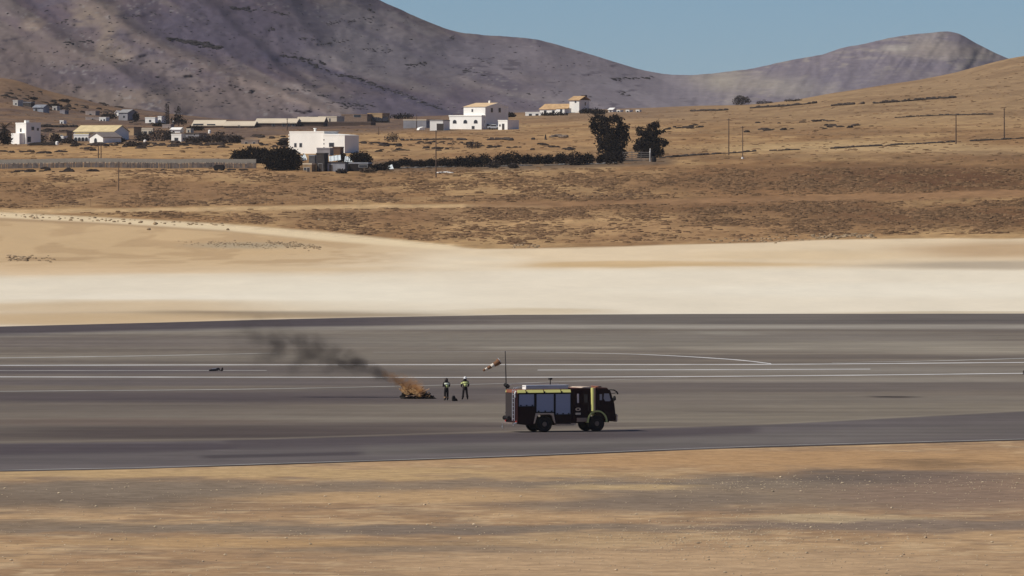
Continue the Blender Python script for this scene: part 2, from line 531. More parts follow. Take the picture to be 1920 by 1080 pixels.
# ------------------------------------------------------------------ tarmac and its markings
def build_tarmac():
    us = np.concatenate([[-700, -500, -300, -150], np.arange(-60, 1985, 5.0), [2100, 2300, 2500, 2700]])
    ts = np.linspace(0, 1, 230)
    U, T = np.meshgrid(us, ts)
    P = e_near(U) * (1 - T) + e_far(U) * T
    Y = CZ * F / (P - HZ)
    X = (U - 960) / F * Y
    n1, n2, n3 = fbm(X / 9, Y / 12, 4), fbm(X / 30 + 5, Y / 9, 4), fbm(X / 3 + 7, Y / 18, 3)
    wp = P + (n2 - .5) * 7
    wv = U + (n1 - .5) * 220
    C = np.empty(X.shape + (3,))
    C[:] = alb((121, 111, 101))
    C = paint(C, (140, 132, 121), ss(.5, .66, n2) * .55)
    C = paint(C, (98, 90, 86), ss(.56, .72, 1 - n2) * .5)
    B = lambda cx, cy, rx, ry, c, k: paint(C, c, blob(wv, wp, cx, cy, rx, ry, .7) * k)
    # far shoulder
    C = paint(C, (84, 76, 78), band(wv, P, [(-700, 634), (0, 620), (480, 607), (960, 599), (1920, 599), (2700, 599)], [11, 10, 9, 9, 9, 9], .3) * (1 - .62 * ss(600, 1000, U)))
    C = paint(C, (112, 105, 99), ss(800, 1200, U) * band(U, P, [(0, 598), (2700, 598)], 10, .3) * .9)
    C = paint(C, (100, 93, 89), ss(1500, 1700, U) * band(U, P, [(0, 598), (2700, 598)], 9, .3) * .8)
    C = paint(C, (158, 152, 144), band(U, P, [(-700, 642), (0, 629), (480, 617), (960, 613), (1920, 613), (2700, 613)], [3, 3, 3.5, 4, 4, 4], .7) * (.35 + .5 * ss(300, 900, U)))
    for a in [(250, 642, 600, 12, (112, 103, 100), .6), (1150, 640, 700, 18, (134, 127, 117), .8), (1700, 650, 330, 12, (150, 142, 130), .8), (1500, 632, 400, 8, (126, 118, 112), .5),
              (1060, 652, 160, 4, (154, 147, 136), .8), (1380, 651, 140, 4, (156, 148, 136), .8), (1350, 625, 120, 3, (150, 144, 134), .7), (1880, 657, 160, 8, (158, 149, 136), .8), (620, 668, 420, 10, (128, 120, 110), .8),
              (150, 695, 620, 10, (96, 88, 90), .9), (900, 695, 500, 9, (110, 102, 96), .8), (1500, 694, 600, 9, (136, 129, 121), .9), (300, 716, 700, 8, (102, 94, 94), .8), (300, 745, 900, 13, (88, 79, 80), .95),
              (880, 735, 400, 12, (94, 86, 85), .9), (1300, 722, 420, 11, (108, 99, 95), .8), (1750, 724, 500, 10, (112, 103, 98), .8), (1600, 713, 500, 5, (148, 140, 130), .8), (1450, 750, 600, 12, (124, 115, 106), .6),
              (900, 772, 500, 9, (126, 117, 106), .7), (300, 770, 500, 10, (112, 103, 95), .7), (1670, 746, 60, 2, (62, 54, 52), .9), (420, 812, 640, 18, (84, 74, 71), .95), (200, 792, 320, 8, (106, 92, 84), .8),
              (800, 798, 320, 6, (98, 88, 84), .8), (1500, 785, 500, 12, (132, 123, 110), .7), (1750, 765, 400, 10, (134, 125, 112), .7), (1360, 772, 160, 3, (112, 103, 94), .6)]:
        C = B(*a)
    # taxiway along the near edge
    q = np.interp(U, [-700, 0, 350, 960, 1440, 1920, 2700], [842, 832, 828, 812, 797, 772, 740])
    tx = ss(-1.2, 1.2, P - q)
    D = np.empty_like(C)
    D[:] = alb((104, 97, 97))
    D = paint(D, (84, 76, 79), band(wv, P, [(-300, 852), (0, 844), (380, 838)], [12, 11, 8], .5))
    D = paint(D, (84, 76, 78), band(U, P + (n1 - .5) * 4, [(440, 830), (960, 820), (1400, 808)], [12, 12, 8], .6) * .9)
    D = paint(D, (76, 69, 71), band(U, P, [(400, 857), (800, 848), (1120, 838), (1300, 831)], [3.2, 3.2, 4, 1.5], .6) * .9)
    D = paint(D, (114, 108, 104), band(U, P, [(700, 846), (1200, 832), (1920, 805), (2700, 790)], [9, 9, 14, 14], .6) * .7)
    D = paint(D, (98, 90, 88), ss(1500, 1900, U) * .5)
    D *= (.95 + .1 * n3)[..., None]
    C = C * (1 - tx[..., None]) + D * tx[..., None]
    C = paint(C, (146, 137, 124), band(U, P, [(0, 829), (500, 823), (960, 809), (1440, 795), (1920, 770)], 1.2, .6) * .35)
    C *= (.76 + .48 * fbm(X / 26 + 3, Y / 3.6, 4))[..., None]
    C *= (.92 + .16 * fbm(X / 5 + 30, Y / 7 + 3, 4))[..., None]
    C = C * np.array([.88, .85, .82])
    C = paint(C, (72, 63, 58), (P > e_near(U) - 1.5) * (ss(300, 420, U) * (1 - ss(1240, 1262, U)) + ss(1366, 1390, U)) * .9)  # edge lip's shadow painted as a dark strip along the near edge
    mat = vcol_mat('asphalt', [((0.35, 0.9, 1), 5, 0.10), ((0.06, 0.5, 1), 4, 0.06)], 0.9, 0.12)
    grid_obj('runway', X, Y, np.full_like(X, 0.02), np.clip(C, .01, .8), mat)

build_tarmac()

PAINT = pm('worn white line paint', (0.66, 0.64, 0.61), 0.8, var=0.22, scale=0.25)
PAINT2 = pm('faded line paint', (0.44, 0.42, 0.38), 0.9, var=0.3, scale=0.3)
def line(name, pts, wid, mat, z=0.03, step=30):
    pts = np.asarray(pts, float)
    xs = np.arange(pts[0, 0], pts[-1, 0] + step, step)
    xs[-1] = pts[-1, 0]
    py = hermite(pts[:, 0], pts[:, 1], xs)
    Y = CZ * F / (py - HZ)
    X = (xs - 960) / F * Y
    wd = np.interp(xs, pts[:, 0], np.broadcast_to(wid, len(pts)))
    mb = MB()
    v = [(a, b - h / 2, z) for a, b, h in zip(X, Y, wd)] + [(a, b + h / 2, z) for a, b, h in zip(X, Y, wd)]
    n = len(xs)
    mb.add(v, [(i, i + 1, n + i + 1, n + i) for i in range(n - 1)])
    return tag(mb.build(name, mat), kind='structure')

line('runway_marking', [(-700, 686), (0, 685.5), (480, 684.6), (960, 684.3), (1440, 683.6), (1920, 680), (2700, 674)], 2.3, PAINT)
line('runway_marking', [(-700, 707), (0, 707.3), (480, 707.8), (960, 708), (1440, 705.5), (1920, 700.5), (2700, 692)], 2.1, PAINT)
line('runway_marking', [(-300, 695.4), (100, 695.3), (500, 695)], 1.3, PAINT2)
line('runway_marking', [(1008, 694.4), (1300, 693.8), (1632, 692.6)], 1.7, PAINT)
line('taxiway_marking', [(-700, 676), (0, 671.5), (250, 668), (520, 662.5)], [2, 2.2, 2.2, 1.2], PAINT2)
line('taxiway_marking', [(700, 661), (900, 660), (1080, 662), (1200, 665), (1320, 671), (1400, 677), (1446, 682.5)], [.35, .5, .8, 1.5, 2.5, 3.0, 3.0], PAINT, step=12)
line('taxiway_marking', [(-700, 741), (0, 734.5), (480, 730), (760, 724.5), (950, 719.5), (1250, 710), (1290, 709)], [1.1, 1.1, 1.2, 1.0, .9, .7, .4], PAINT2, z=0.034)
line('taxiway_marking', [(1560, 680.5), (1760, 677), (1920, 672.5), (2300, 664)], [.5, 1.6, 2.2, 2.2], PAINT2, z=0.034)
line('taxiway_marking', [(-700, 898), (0, 882.5), (240, 878), (480, 871), (960, 855.5), (1340, 840), (1920, 824)], .55, PAINT2, z=0.034)

# ------------------------------------------------------------------ mountains
LM_CREST = [(-1400, 60), (-900, -60), (-400, -170), (0, -210), (300, -200), (500, -120), (640, -45), (712, 0), (760, 22), (805, 42), (850, 58), (900, 65), (960, 69), (1005, 74), (1060, 88), (1130, 109), (1190, 127), (1230, 136.5), (1258, 140), (1290, 141), (1320, 139), (1350, 136), (1400, 130), (1440, 122), (1480, 113), (1520, 106), (1556, 98), (1566, 94), (1620, 82), (1680, 69), (1740, 62), (1785, 60), (1800, 64), (1825, 78), (1860, 96), (1892, 110), (1950, 130), (2100, 150), (2600, 180), (3100, 225)]
RM_CREST = [(850, 185), (1100, 160), (1230, 147), (1290, 141), (1350, 136), (1400, 130), (1440, 122), (1480, 113), (1520, 106), (1556, 98), (1566, 94), (1620, 82), (1680, 69), (1740, 62), (1785, 60), (1800, 64), (1825, 78), (1860, 96), (1892, 110), (1950, 130), (2100, 150), (2600, 180), (3100, 225)]
SPURS = [  # spur crests down the left mountain: points, height, width on the steep and the gentle side (pixels)
    ([(-60, -60), (20, 20), (70, 48), (150, 95), (250, 150), (330, 205)], 12, 22, 60),
    ([(120, -60), (180, 5), (262, 68), (340, 105), (420, 132), (520, 172), (620, 208), (700, 235)], 18, 22, 90),
    ([(330, -60), (440, 60), (560, 160), (640, 200), (720, 232)], 12, 20, 70),
    ([(500, -40), (600, 90), (700, 135), (800, 170), (900, 200), (1000, 225)], 14, 26, 80),
    ([(720, 4), (790, 60), (880, 105), (1000, 150), (1100, 185), (1200, 210)], 12, 26, 70),
    ([(980, 74), (1060, 130), (1150, 170), (1250, 200)], 5, 24, 50),
]
def spur_relief(px, py):
    out = np.zeros_like(px)
    for pts, h, wr, wl in SPURS:
        p = np.asarray(pts, float)
        cx = np.interp(py, p[:, 1], p[:, 0])
        d = px - cx + (fbm(px / 60, py / 40, 2) - .5) * 26
        out += h * np.where(d > 0, np.exp(-(d / wr) ** 2), np.exp(-(d / wl) ** 2)) * ss(-60, 60, 240 - py) * ss(0, 1, (py + 100) / 60)
    return out

def mtn_depth(px, py, t, far):
    if far:
        gul = fbm(px / 34 + py / 55, py / 130, 4)
        return 3480 + 430 * t - 22 * (gul - .5) - 8 * (fbm(px / 10, py / 14, 3) - .5)
    k = ss(1180, 1330, px)
    if not far and np.any(k > 0):
        return mtn_depth(px, py, t, True) * k + (1 - k) * near_depth(px, py, t)
    return near_depth(px, py, t)

def near_depth(px, py, t):
    return 3480 + 430 * t - 1.15 * spur_relief(px, py) - 20 * (fbm(px / 70 - py / 55, py / 60 + px / 160, 5) - .5) - 3.5 * (fbm(px / 9, py / 3.5, 3) - .5)

def mountain(name, crest, foot, u0, u1, far, color_fn):
    us = np.arange(u0, u1, 4.0)
    ts = np.concatenate([np.linspace(0, 1, 190), [1.03, 1.1, 1.3, 1.8]])
    U, T = np.meshgrid(us, ts)
    cr = hermite(*np.asarray(crest, float).T, U) + (fbm(U / 14, U * 0 + 3, 3) - .5) * 1.6
    tt = np.minimum(T, 1.0)
    P = foot + (cr - foot) * tt
    Y = mtn_depth(U, P, tt, far) + np.maximum(T - 1, 0) * 900
    Z = CZ + (HZ - P) / F * Y
    X = (U - 960) / F * np.where(T > 1, mtn_depth(U, P, tt, far), Y)
    Z = np.where(T > 1, Z - (T - 1) * 110 * np.clip((Z + 5) / 60, 0, 1), Z)
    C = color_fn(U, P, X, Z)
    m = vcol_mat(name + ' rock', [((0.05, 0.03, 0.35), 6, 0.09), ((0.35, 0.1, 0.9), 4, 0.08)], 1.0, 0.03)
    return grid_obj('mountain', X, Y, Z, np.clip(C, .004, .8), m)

def col_left(U, P, X, Z):
    n1, n2, n3 = fbm(U / 50 + P / 30, P / 40, 4), fbm(U / 24, P / 5, 4), fbm(U / 90 - P / 45 + 8, P / 90, 3)
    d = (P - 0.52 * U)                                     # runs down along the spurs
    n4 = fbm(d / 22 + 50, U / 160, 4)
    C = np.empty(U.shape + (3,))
    C[:] = alb((86, 75, 82))  # hazy purple tint put into the rock colours
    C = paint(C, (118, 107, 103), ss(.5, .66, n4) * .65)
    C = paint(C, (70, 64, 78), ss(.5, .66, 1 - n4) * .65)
    C = paint(C, (84, 79, 90), ss(.52, .66, n1) * .5)
    W = U + (n1 - .5) * 70
    V = P + (n2 - .5) * 22
    bl = lambda cx, cy, rx, ry, c, k: paint(C, c, blob(W, V, cx, cy, rx, ry, .8) * k)  # lit and shaded spur flanks partly painted in as brown and purple
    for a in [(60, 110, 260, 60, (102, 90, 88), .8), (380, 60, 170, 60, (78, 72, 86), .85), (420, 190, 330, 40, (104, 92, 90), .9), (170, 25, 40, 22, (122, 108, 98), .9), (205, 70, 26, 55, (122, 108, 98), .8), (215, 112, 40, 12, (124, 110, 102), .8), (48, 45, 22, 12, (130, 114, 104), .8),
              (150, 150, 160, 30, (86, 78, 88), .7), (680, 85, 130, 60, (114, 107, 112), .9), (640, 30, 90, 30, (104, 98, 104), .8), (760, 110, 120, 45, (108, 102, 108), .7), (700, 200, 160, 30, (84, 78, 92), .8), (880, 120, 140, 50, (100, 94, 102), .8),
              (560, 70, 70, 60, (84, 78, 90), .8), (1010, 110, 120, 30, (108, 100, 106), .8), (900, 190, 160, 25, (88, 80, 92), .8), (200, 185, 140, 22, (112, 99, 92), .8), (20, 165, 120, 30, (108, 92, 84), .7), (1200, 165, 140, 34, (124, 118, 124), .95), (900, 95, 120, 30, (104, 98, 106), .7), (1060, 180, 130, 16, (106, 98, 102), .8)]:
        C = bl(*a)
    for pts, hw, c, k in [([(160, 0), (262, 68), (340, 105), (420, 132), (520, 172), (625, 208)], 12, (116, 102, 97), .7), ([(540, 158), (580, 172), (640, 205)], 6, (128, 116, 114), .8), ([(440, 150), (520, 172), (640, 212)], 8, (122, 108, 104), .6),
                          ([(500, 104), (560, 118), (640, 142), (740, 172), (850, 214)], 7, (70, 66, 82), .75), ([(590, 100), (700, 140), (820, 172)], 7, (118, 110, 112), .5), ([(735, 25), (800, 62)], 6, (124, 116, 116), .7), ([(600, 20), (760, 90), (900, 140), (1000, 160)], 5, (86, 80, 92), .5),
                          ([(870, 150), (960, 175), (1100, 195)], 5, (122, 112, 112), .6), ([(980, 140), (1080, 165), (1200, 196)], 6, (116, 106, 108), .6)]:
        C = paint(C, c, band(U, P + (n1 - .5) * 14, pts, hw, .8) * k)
    C = paint(C, (127, 119, 125), ss(860, 1200, U + (n1 - .5) * 160) * .8)
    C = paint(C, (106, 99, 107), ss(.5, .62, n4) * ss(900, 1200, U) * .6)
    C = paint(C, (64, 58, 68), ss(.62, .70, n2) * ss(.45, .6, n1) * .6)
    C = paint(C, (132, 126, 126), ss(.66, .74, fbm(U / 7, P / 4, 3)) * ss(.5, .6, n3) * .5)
    return C

def col_right(U, P, X, Z):
    n1, n2 = fbm(U / 34 + P / 40, P / 110, 4), fbm(U / 60, P / 9, 4)
    C = np.empty(U.shape + (3,))
    C[:] = alb((116, 108, 116))  # haze of distance put into these paler rock colours
    C = paint(C, (104, 99, 109), ss(.5, .66, n1) * .45)
    C = paint(C, (138, 129, 125), ss(.5, .62, n2) * .6)
    rb = fbm((U + (P - 60) * .7) / 13, P / 160 + 7, 4)
    C = paint(C, (84, 79, 92), ss(.56, .68, rb) * ss(.4, .6, n1) * .6)
    C = paint(C, (150, 141, 131), ss(.58, .68, fbm(U / 18, P / 5, 4)) * ss(.42, .58, 1 - n1) * .55)
    C = paint(C, (92, 86, 98), ss(.62, .70, fbm(U / 20 + 30, P / 3.5 + 9, 3)) * .5)
    for (cx, cy, rx, ry, c, k) in [(1380, 155, 130, 22, (142, 133, 126), .7), (1340, 152, 40, 18, (150, 141, 131), .6), (1290, 185, 60, 30, (122, 115, 122), .8), (1500, 165, 60, 20, (146, 138, 130), .6), (1780, 95, 110, 16, (140, 129, 122), .7), (1690, 90, 30, 8, (158, 150, 142), .8), (1240, 170, 50, 30, (104, 99, 110), .7), (1600, 150, 120, 30, (110, 104, 114), .6), (1780, 150, 160, 22, (112, 104, 112), .6)]:
        C = paint(C, c, blob(U + (n1 - .5) * 60, P + (n2 - .5) * 16, cx, cy, rx, ry, .8) * k)
    return C

def col_both(U, P, X, Z):
    k = ss(1225, 1330, U + (fbm(U / 30, P / 60, 3) - .5) * 90)[..., None]
    return col_left(U, P, X, Z) * (1 - k) + col_right(U, P, X, Z) * k

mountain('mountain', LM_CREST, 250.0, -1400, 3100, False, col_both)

def mpoint(px, py):
    """a point on the near mountain's flank"""
    cr = float(hermite(*np.asarray(LM_CREST, float).T, np.array([float(px)]))[0])
    t = (py - 250.0) / (cr - 250.0)
    Y = float(mtn_depth(np.array([float(px)]), np.array([float(py)]), np.array([t]), False)[0])
    return Vector(((px - 960) / F * Y, Y, CZ + (HZ - py) / F * Y))

# dark ledges, scrub and loose rock on the mountain
mb = MB()
RUNS = [(312, 72, 420, 92, 70, 1.0), (350, 76, 400, 86, 30, .9), (100, 44, 132, 38, 9, .6), (126, 82, 180, 78, 12, .7), (145, 126, 168, 120, 9, .5), (210, 116, 240, 112, 8, .5), (260, 58, 275, 60, 5, .5), (430, 15, 480, 20, 22, .7), (445, 18, 470, 12, 8, .6), (500, 55, 520, 56, 8, .5), (510, 22, 540, 28, 16, .6),
        (525, 104, 610, 118, 34, .7), (560, 110, 640, 142, 36, .6), (640, 140, 700, 158, 34, .7), (680, 150, 740, 175, 30, .6), (740, 172, 830, 206, 50, .6), (300, 166, 420, 168, 22, .4), (440, 164, 476, 170, 12, .5), (290, 178, 315, 176, 6, .4), (340, 132, 375, 133, 8, .4), (530, 168, 600, 172, 20, .5), (590, 178, 650, 184, 22, .5), (620, 192, 700, 200, 34, .6), (640, 200, 690, 206, 20, .5), (560, 160, 590, 160, 8, .4),
        (610, 44, 700, 36, 40, .5), (560, 72, 600, 76, 18, .5), (590, 84, 650, 78, 24, .5), (680, 92, 740, 96, 18, .5), (760, 124, 800, 119, 24, .7), (840, 72, 850, 70, 8, .6), (870, 130, 910, 142, 18, .6), (880, 105, 920, 120, 12, .5), (700, 24, 690, 18, 8, .6), (500, 205, 560, 206, 10, .4), (400, 190, 430, 192, 8, .4), (230, 35, 262, 28, 9, .5), (1150, 148, 1225, 146, 24, .8), (1160, 176, 1185, 178, 8, .6), (100, 185, 130, 187, 9, .6)]
for (a, b, c, d, n, s) in RUNS:
    for i in range(n):
        t = random.random()
        p = mpoint(a + (c - a) * t + random.gauss(0, 1.5), b + (d - b) * t + random.gauss(0, 1.8))
        r = s * random.uniform(.5, 1.25)
        mb.lump(p, (r * random.uniform(1.0, 2.2), r, r * .5), 6, 3, .3)
for i in range(900):
    px, py = random.uniform(-60, 1150), random.uniform(8, 205)
    if py > float(np.interp(px, [p[0] for p in LM_CREST], [p[1] for p in LM_CREST])) + 8:
        r = random.uniform(.15, .45)
        mb.lump(mpoint(px, py), (r * random.uniform(1, 2.6), r, r * .6), 5, 3, .3)
tag(mb.build('rock_ledges', pm('dark volcanic rock', (0.022, 0.019, 0.021), 1.0, var=.3, scale=.4)), 'dark ledges, scrub and loose rock scattered over the mountain flank', 'rocks', kind='stuff')

# ------------------------------------------------------------------ dry scrub on the fields, stones on the sand
def scatter_scrub():
    vs, fs, off = [], [], 0
    def tuft(x, Y, wx, wy, h):
        nonlocal off
        z = float(gz(x, Y)[0])
        n = 7
        ang = np.linspace(0, 2 * np.pi, n, endpoint=False) + random.random()
        j = 1 + (np.random.default_rng(off).random((2, n)) - .5) * .5
        v = [(x + wx * math.cos(a) * k, Y + wy * math.sin(a) * k, z - .05) for a, k in zip(ang, j[0])]
        v += [(x + .62 * wx * math.cos(a) * k, Y + .62 * wy * math.sin(a) * k, z + h * (.55 + .45 * k)) for a, k in zip(ang, j[1])]
        v.append((x + random.uniform(-.2, .2) * wx, Y, z + h * random.uniform(.9, 1.3)))
        f = []
        for k in range(n):
            k2 = (k + 1) % n
            f += [(off + k, off + k2, off + n + k2, off + n + k), (off + n + k, off + n + k2, off + 2 * n)]
        vs.extend(v)
        fs.extend(f)
        off += 2 * n + 1
    def dens(px, py):
        d = .30
        for (cx, cy, rx, ry, k) in [(1700, 335, 520, 34, .9), (1780, 408, 460, 28, .9), (1280, 388, 420, 22, .7), (1330, 335, 340, 24, .5), (650, 345, 330, 28, .4), (780, 402, 360, 22, .55), (950, 360, 250, 16, .5), (1100, 345, 200, 20, .5)]:
            q = ((px - cx) / rx) ** 2 + ((py - cy) / ry) ** 2
            d = max(d, k * math.exp(-q * .8) + .1)
        return d
    cnt = 0
    while cnt < 28000:
        px, py = random.uniform(-120, 2040), random.uniform(316, 462)
        st = float(np.interp(px, *np.asarray(SAND_TOP, float).T))
        if py > st - 6: continue
        if abs(py - float(np.interp(px, [-300, 0, 300, 620, 860, 1000, 1200, 1500, 1920], [398, 397, 394, 388, 386, 386, 380, 374, 362]))) < 5: continue
        if py < float(np.interp(px, [0, 1200, 1920], [322, 312, 280])): continue
        nz = float(fbm(np.array(px / 60.0), np.array(py / 12.0), 3))
        if random.random() > dens(px, py) * (0.10 + 4.2 * max(0, nz - .44)): continue
        p = place_fast(px, py)
        s = random.choice([.18, .22, .26, .32, .42, .62])
        tuft(p[0], p[1], s * random.uniform(.7, 2.0), s * random.uniform(.5, 1.0), s * random.uniform(.16, .34))
        cnt += 1
    cnt = 0
    while cnt < 2800:                                    # farther, sparser scrub up the slopes
        px, py = random.uniform(-80, 2000), random.uniform(118, 312)
        top = float(np.interp(px, [0, 100, 220, 480, 960, 1300, 1440, 1600, 1760, 1920], [150, 176, 206, 238, 222, 206, 202, 178, 152, 118]))
        if py < top: continue
        p = place_fast(px, py)
        s = random.choice([.18, .25, .32, .5])
        tuft(p[0], p[1], s * random.uniform(.9, 2.4), s, s * random.uniform(.22, .4))
        cnt += 1
    me = bpy.data.meshes.new('scrub')
    me.from_pydata(vs, [], fs)
    m = leaf_mat('dry scrub', alb((112, 86, 62)), .42)
    me.materials.append(m)
    o = bpy.data.objects.new('scrub', me)
    COL.objects.link(o)
    tag(o, 'low dry brown scrub tufts covering the fields beyond the sand', 'scrub', kind='stuff')

_PX = np.arange(-400, 2400, 20.0)
_YS = np.arange(1060, 3100, 4.0)
_G = None
def place_fast(px, py):
    global _G
    if _G is None:
        U, Y = np.meshgrid(_PX, _YS)
        z = gz((U - 960) / F * Y, Y)
        _G = np.minimum.accumulate(HZ - (z - CZ) * F / Y, axis=0)
    c = int(np.clip(round((px + 400) / 20), 0, len(_PX) - 1))
    k = int(np.clip(np.searchsorted(-_G[:, c], -py), 0, len(_YS) - 1))
    Y = float(_YS[k]) + random.uniform(0, 4)
    return ((px - 960) / F * Y, Y)

scatter_scrub()

mb = MB()
for (x0, y0, x1, y1, n, s) in [(40, 190, 130, 192, 10, .8), (100, 197, 200, 206, 16, .8), (150, 210, 250, 214, 16, .9), (60, 202, 130, 206, 12, .8), (190, 196, 260, 198, 8, .9), (0, 182, 60, 186, 9, .9), (20, 170, 110, 180, 8, .7), (240, 230, 330, 234, 18, .8), (60, 246, 140, 250, 12, .9), (50, 270, 200, 272, 34, .9), (200, 271, 440, 272, 44, .8),
                               (150, 279, 300, 276, 16, .7), (300, 274, 440, 276, 20, .8), (480, 270, 560, 278, 16, .6), (470, 256, 540, 262, 16, .7), (680, 268, 760, 276, 20, .7), (700, 283, 860, 278, 26, .6), (780, 268, 900, 270, 34, .5), (900, 275, 1000, 280, 16, .6), (1000, 268, 1090, 285, 14, .6), (0, 285, 120, 287, 16, .6), (270, 324, 460, 320, 20, .5), (0, 324, 200, 322, 18, .7), (1250, 242, 1340, 238, 12, .8), (1420, 232, 1560, 227, 14, .6), (1400, 246, 1640, 236, 18, .7)]:
    for i in range(n):
        t = random.random()
        x, Y = place_fast(x0 + (x1 - x0) * t, y0 + (y1 - y0) * t + random.gauss(0, 1.6))
        r = s * random.uniform(.4, 1.1)
        mb.lump((x, Y, float(gz(x, Y)[0]) + r * .1), (r * random.uniform(.9, 2.2), r, r * random.uniform(.45, .8)), 8, 4, .3)
tag(mb.build('dark_scrub', leaf_mat('dark dry scrub', (.040, .029, .023), .5)), 'dark dry scrub and field stones in broken rows round the village', 'scrub', kind='stuff')

mb = MB()
for (x0, y0, x1, y1, n, s) in [(390, 458, 520, 464, 160, .10), (500, 458, 600, 465, 130, .12), (530, 464, 600, 466, 30, .16), (330, 456, 430, 464, 40, .09), (15, 486, 55, 487, 34, .28), (50, 486, 105, 488, 22, .16), (960, 462, 1010, 464, 30, .2), (1520, 448, 1640, 444, 90, .22), (1330, 455, 1520, 450, 50, .2), (30, 408, 420, 424, 50, .2), (0, 404, 430, 426, 40, .16)]:
    for i in range(n):
        t = random.random()
        px, py = x0 + (x1 - x0) * t, y0 + (y1 - y0) * t + random.gauss(0, 2.2)
        x, Y = place_fast(px, py)
        r = s * random.uniform(.5, 1.6)
        mb.lump((x, Y, float(gz(x, Y)[0]) + r * .2), (r * 1.4, r, r * .7), 6, 3, .3)
for (px, py, r) in [(279, 434, .32), (290, 424, .3), (243, 422, .28), (427, 433, .28), (598, 415, .25), (398, 415, .2), (154, 417, .2)]:
    x, Y = place_fast(px, py)
    mb.lump((x, Y, float(gz(x, Y)[0]) + r * .4), (r * 1.2, r, r), 7, 3, .25)
tag(mb.build('loose_stones', pm('loose stone', alb((150, 128, 102)), 1.0, var=.6, scale=.8)), 'loose stones and rubble strewn along the sandy track', 'stones', kind='stuff')

mb = MB()
for i in range(3600):                                    # pebbles on the near sand
    zone = random.random()
    if zone < .35:
        px, py = random.gauss(1350, 180), 1010 - (random.gauss(1350, 180) - 1350) * .06 + random.gauss(0, 20)
    elif zone < .5:
        px, py = random.uniform(1040, 1920), random.gauss(905, 10)
    else:
        px, py = random.uniform(-40, 1960), random.uniform(900, 1085)
    if py < e_near(px) + 8: continue
    Y = CZ * F / (py - HZ)
    r = random.uniform(.012, .04) * (2.0 if random.random() < .05 else 1)
    mb.lump(((px - 960) / F * Y, Y, r * .3), (r * 1.3, r, r * .8), 5, 3, .3)
tag(mb.build('pebbles', pm('pale pebble', alb((188, 168, 142)), 1.0, var=.45, scale=2.0)), 'pale pebbles scattered over the near sand', 'pebbles', kind='stuff')

# ------------------------------------------------------------------ common materials of the things
WHITE = pm('white wall render', (0.87, 0.84, 0.77), 0.9, var=.06, scale=.3)
CREAM = pm('cream wall render', (0.62, 0.53, 0.40), 0.9, var=.1, scale=.3)
OCHRE = pm('ochre wall render', (0.42, 0.28, 0.15), 0.9, var=.15, scale=.3)
BROWNW = pm('brown block wall', (0.17, 0.115, 0.085), 0.95, var=.2, scale=.4)
GREYW = pm('grey block wall', (0.26, 0.25, 0.26), 0.95, var=.2, scale=.4)
DARKW = pm('dark shed boards', (0.055, 0.048, 0.045), 0.95, var=.3, scale=1.2)
TIN = pm('weathered tin sheet', (0.30, 0.31, 0.33), 0.6, metal=.3, var=.25, scale=.8)
TILE = pm('orange clay roof tile', (0.50, 0.32, 0.16), 0.9, var=.2, scale=.8)
TILEY = pm('straw yellow roof tile', (0.62, 0.49, 0.27), 0.9, var=.15, scale=.6)
ROOFP = pm('pale roof sheet', (0.66, 0.55, 0.40), 0.85, var=.12, scale=.2)
GLASSD = pm('dark window glass', (0.03, 0.03, 0.035), 0.15, var=.2, spec=.5)
FRAMEW = pm('painted window frame', (0.45, 0.44, 0.42), 0.6, var=.1)
WOODP = pm('grey brown pole wood', (0.105, 0.07, 0.05), 0.9, var=.25, scale=2)
WOODD = pm('dark gate wood', (0.20, 0.18, 0.16), 0.9, var=.3, scale=2)

# ------------------------------------------------------------------ the fire engine
RED = pm('shaded red paint', (0.026, 0.007, 0.006), 0.5, var=.15, scale=.8, spec=.12)  # deep shade of the sides put into the red
REDL = pm('sunlit red paint', (0.24, 0.085, 0.045), 0.55, var=.2, scale=1.2, spec=.2)  # lighter copy of the red: sunlight put into the roof colour
SHUT = pm('aluminium roller shutter', (0.46, 0.44, 0.49), 0.6, var=.04, scale=1, stretch=(.2, .2, 9), bump=.15)
YEL = pm('lime yellow reflective strip', (0.68, 0.64, 0.21), 0.5, var=.05)
BLK = pm('black rubber and plastic', (0.007, 0.006, 0.006), 0.7, var=.2)
STEEL = pm('bare aluminium', (0.50, 0.50, 0.53), 0.4, metal=.4, var=.12, scale=2)
TAN = pm('pale mudguard trim', (0.80, 0.54, 0.35), 0.6, var=.1)
CHAS = pm('chassis black', (0.016, 0.012, 0.011), 0.8, var=.3)
GLS = pm('cab glass', (0.36, 0.35, 0.38), 0.12, var=.06, spec=.6)  # pale light through and off the panes is put into the colour
RIMM = pm('wheel rim grey', (0.10, 0.085, 0.07), 0.6, var=.2)
LAMP = pm('lamp lens', (0.6, 0.6, 0.58), 0.1, spec=.6)
REDL2 = pm('tail lamp lens', (0.35, 0.03, 0.02), 0.2, spec=.5)

TH = R(20)
truck = thing('fire_engine', 'dark red fire engine with grey roller shutters and lime yellow strips driving right', 'fire engine', (-0.036, 595.3, 0.022), TH)
def tp(mb, name, mat, parent=None, bevel=0.0, smooth=False, label=None):
    o = mb.build(name, mat, parent or truck, smooth, bevel)
    if label: o['label'] = label
    return o
HW = 1.24
# equipment body: cut-out over the rear wheels
tp(MB().prism([(0, .62), (.0, 2.745), (3.98, 2.745), (3.98, .56), (2.72, .56), (2.62, 1.08), (2.42, 1.24), (1.58, 1.24), (1.38, 1.08), (1.27, .52), (.6, .52)], -HW, HW), 'equipment_body', RED, bevel=.02)
tp(MB().box(.01, 3.97, -HW + .13, HW - .13, 2.747, 2.96), 'roof_deck', REDL)
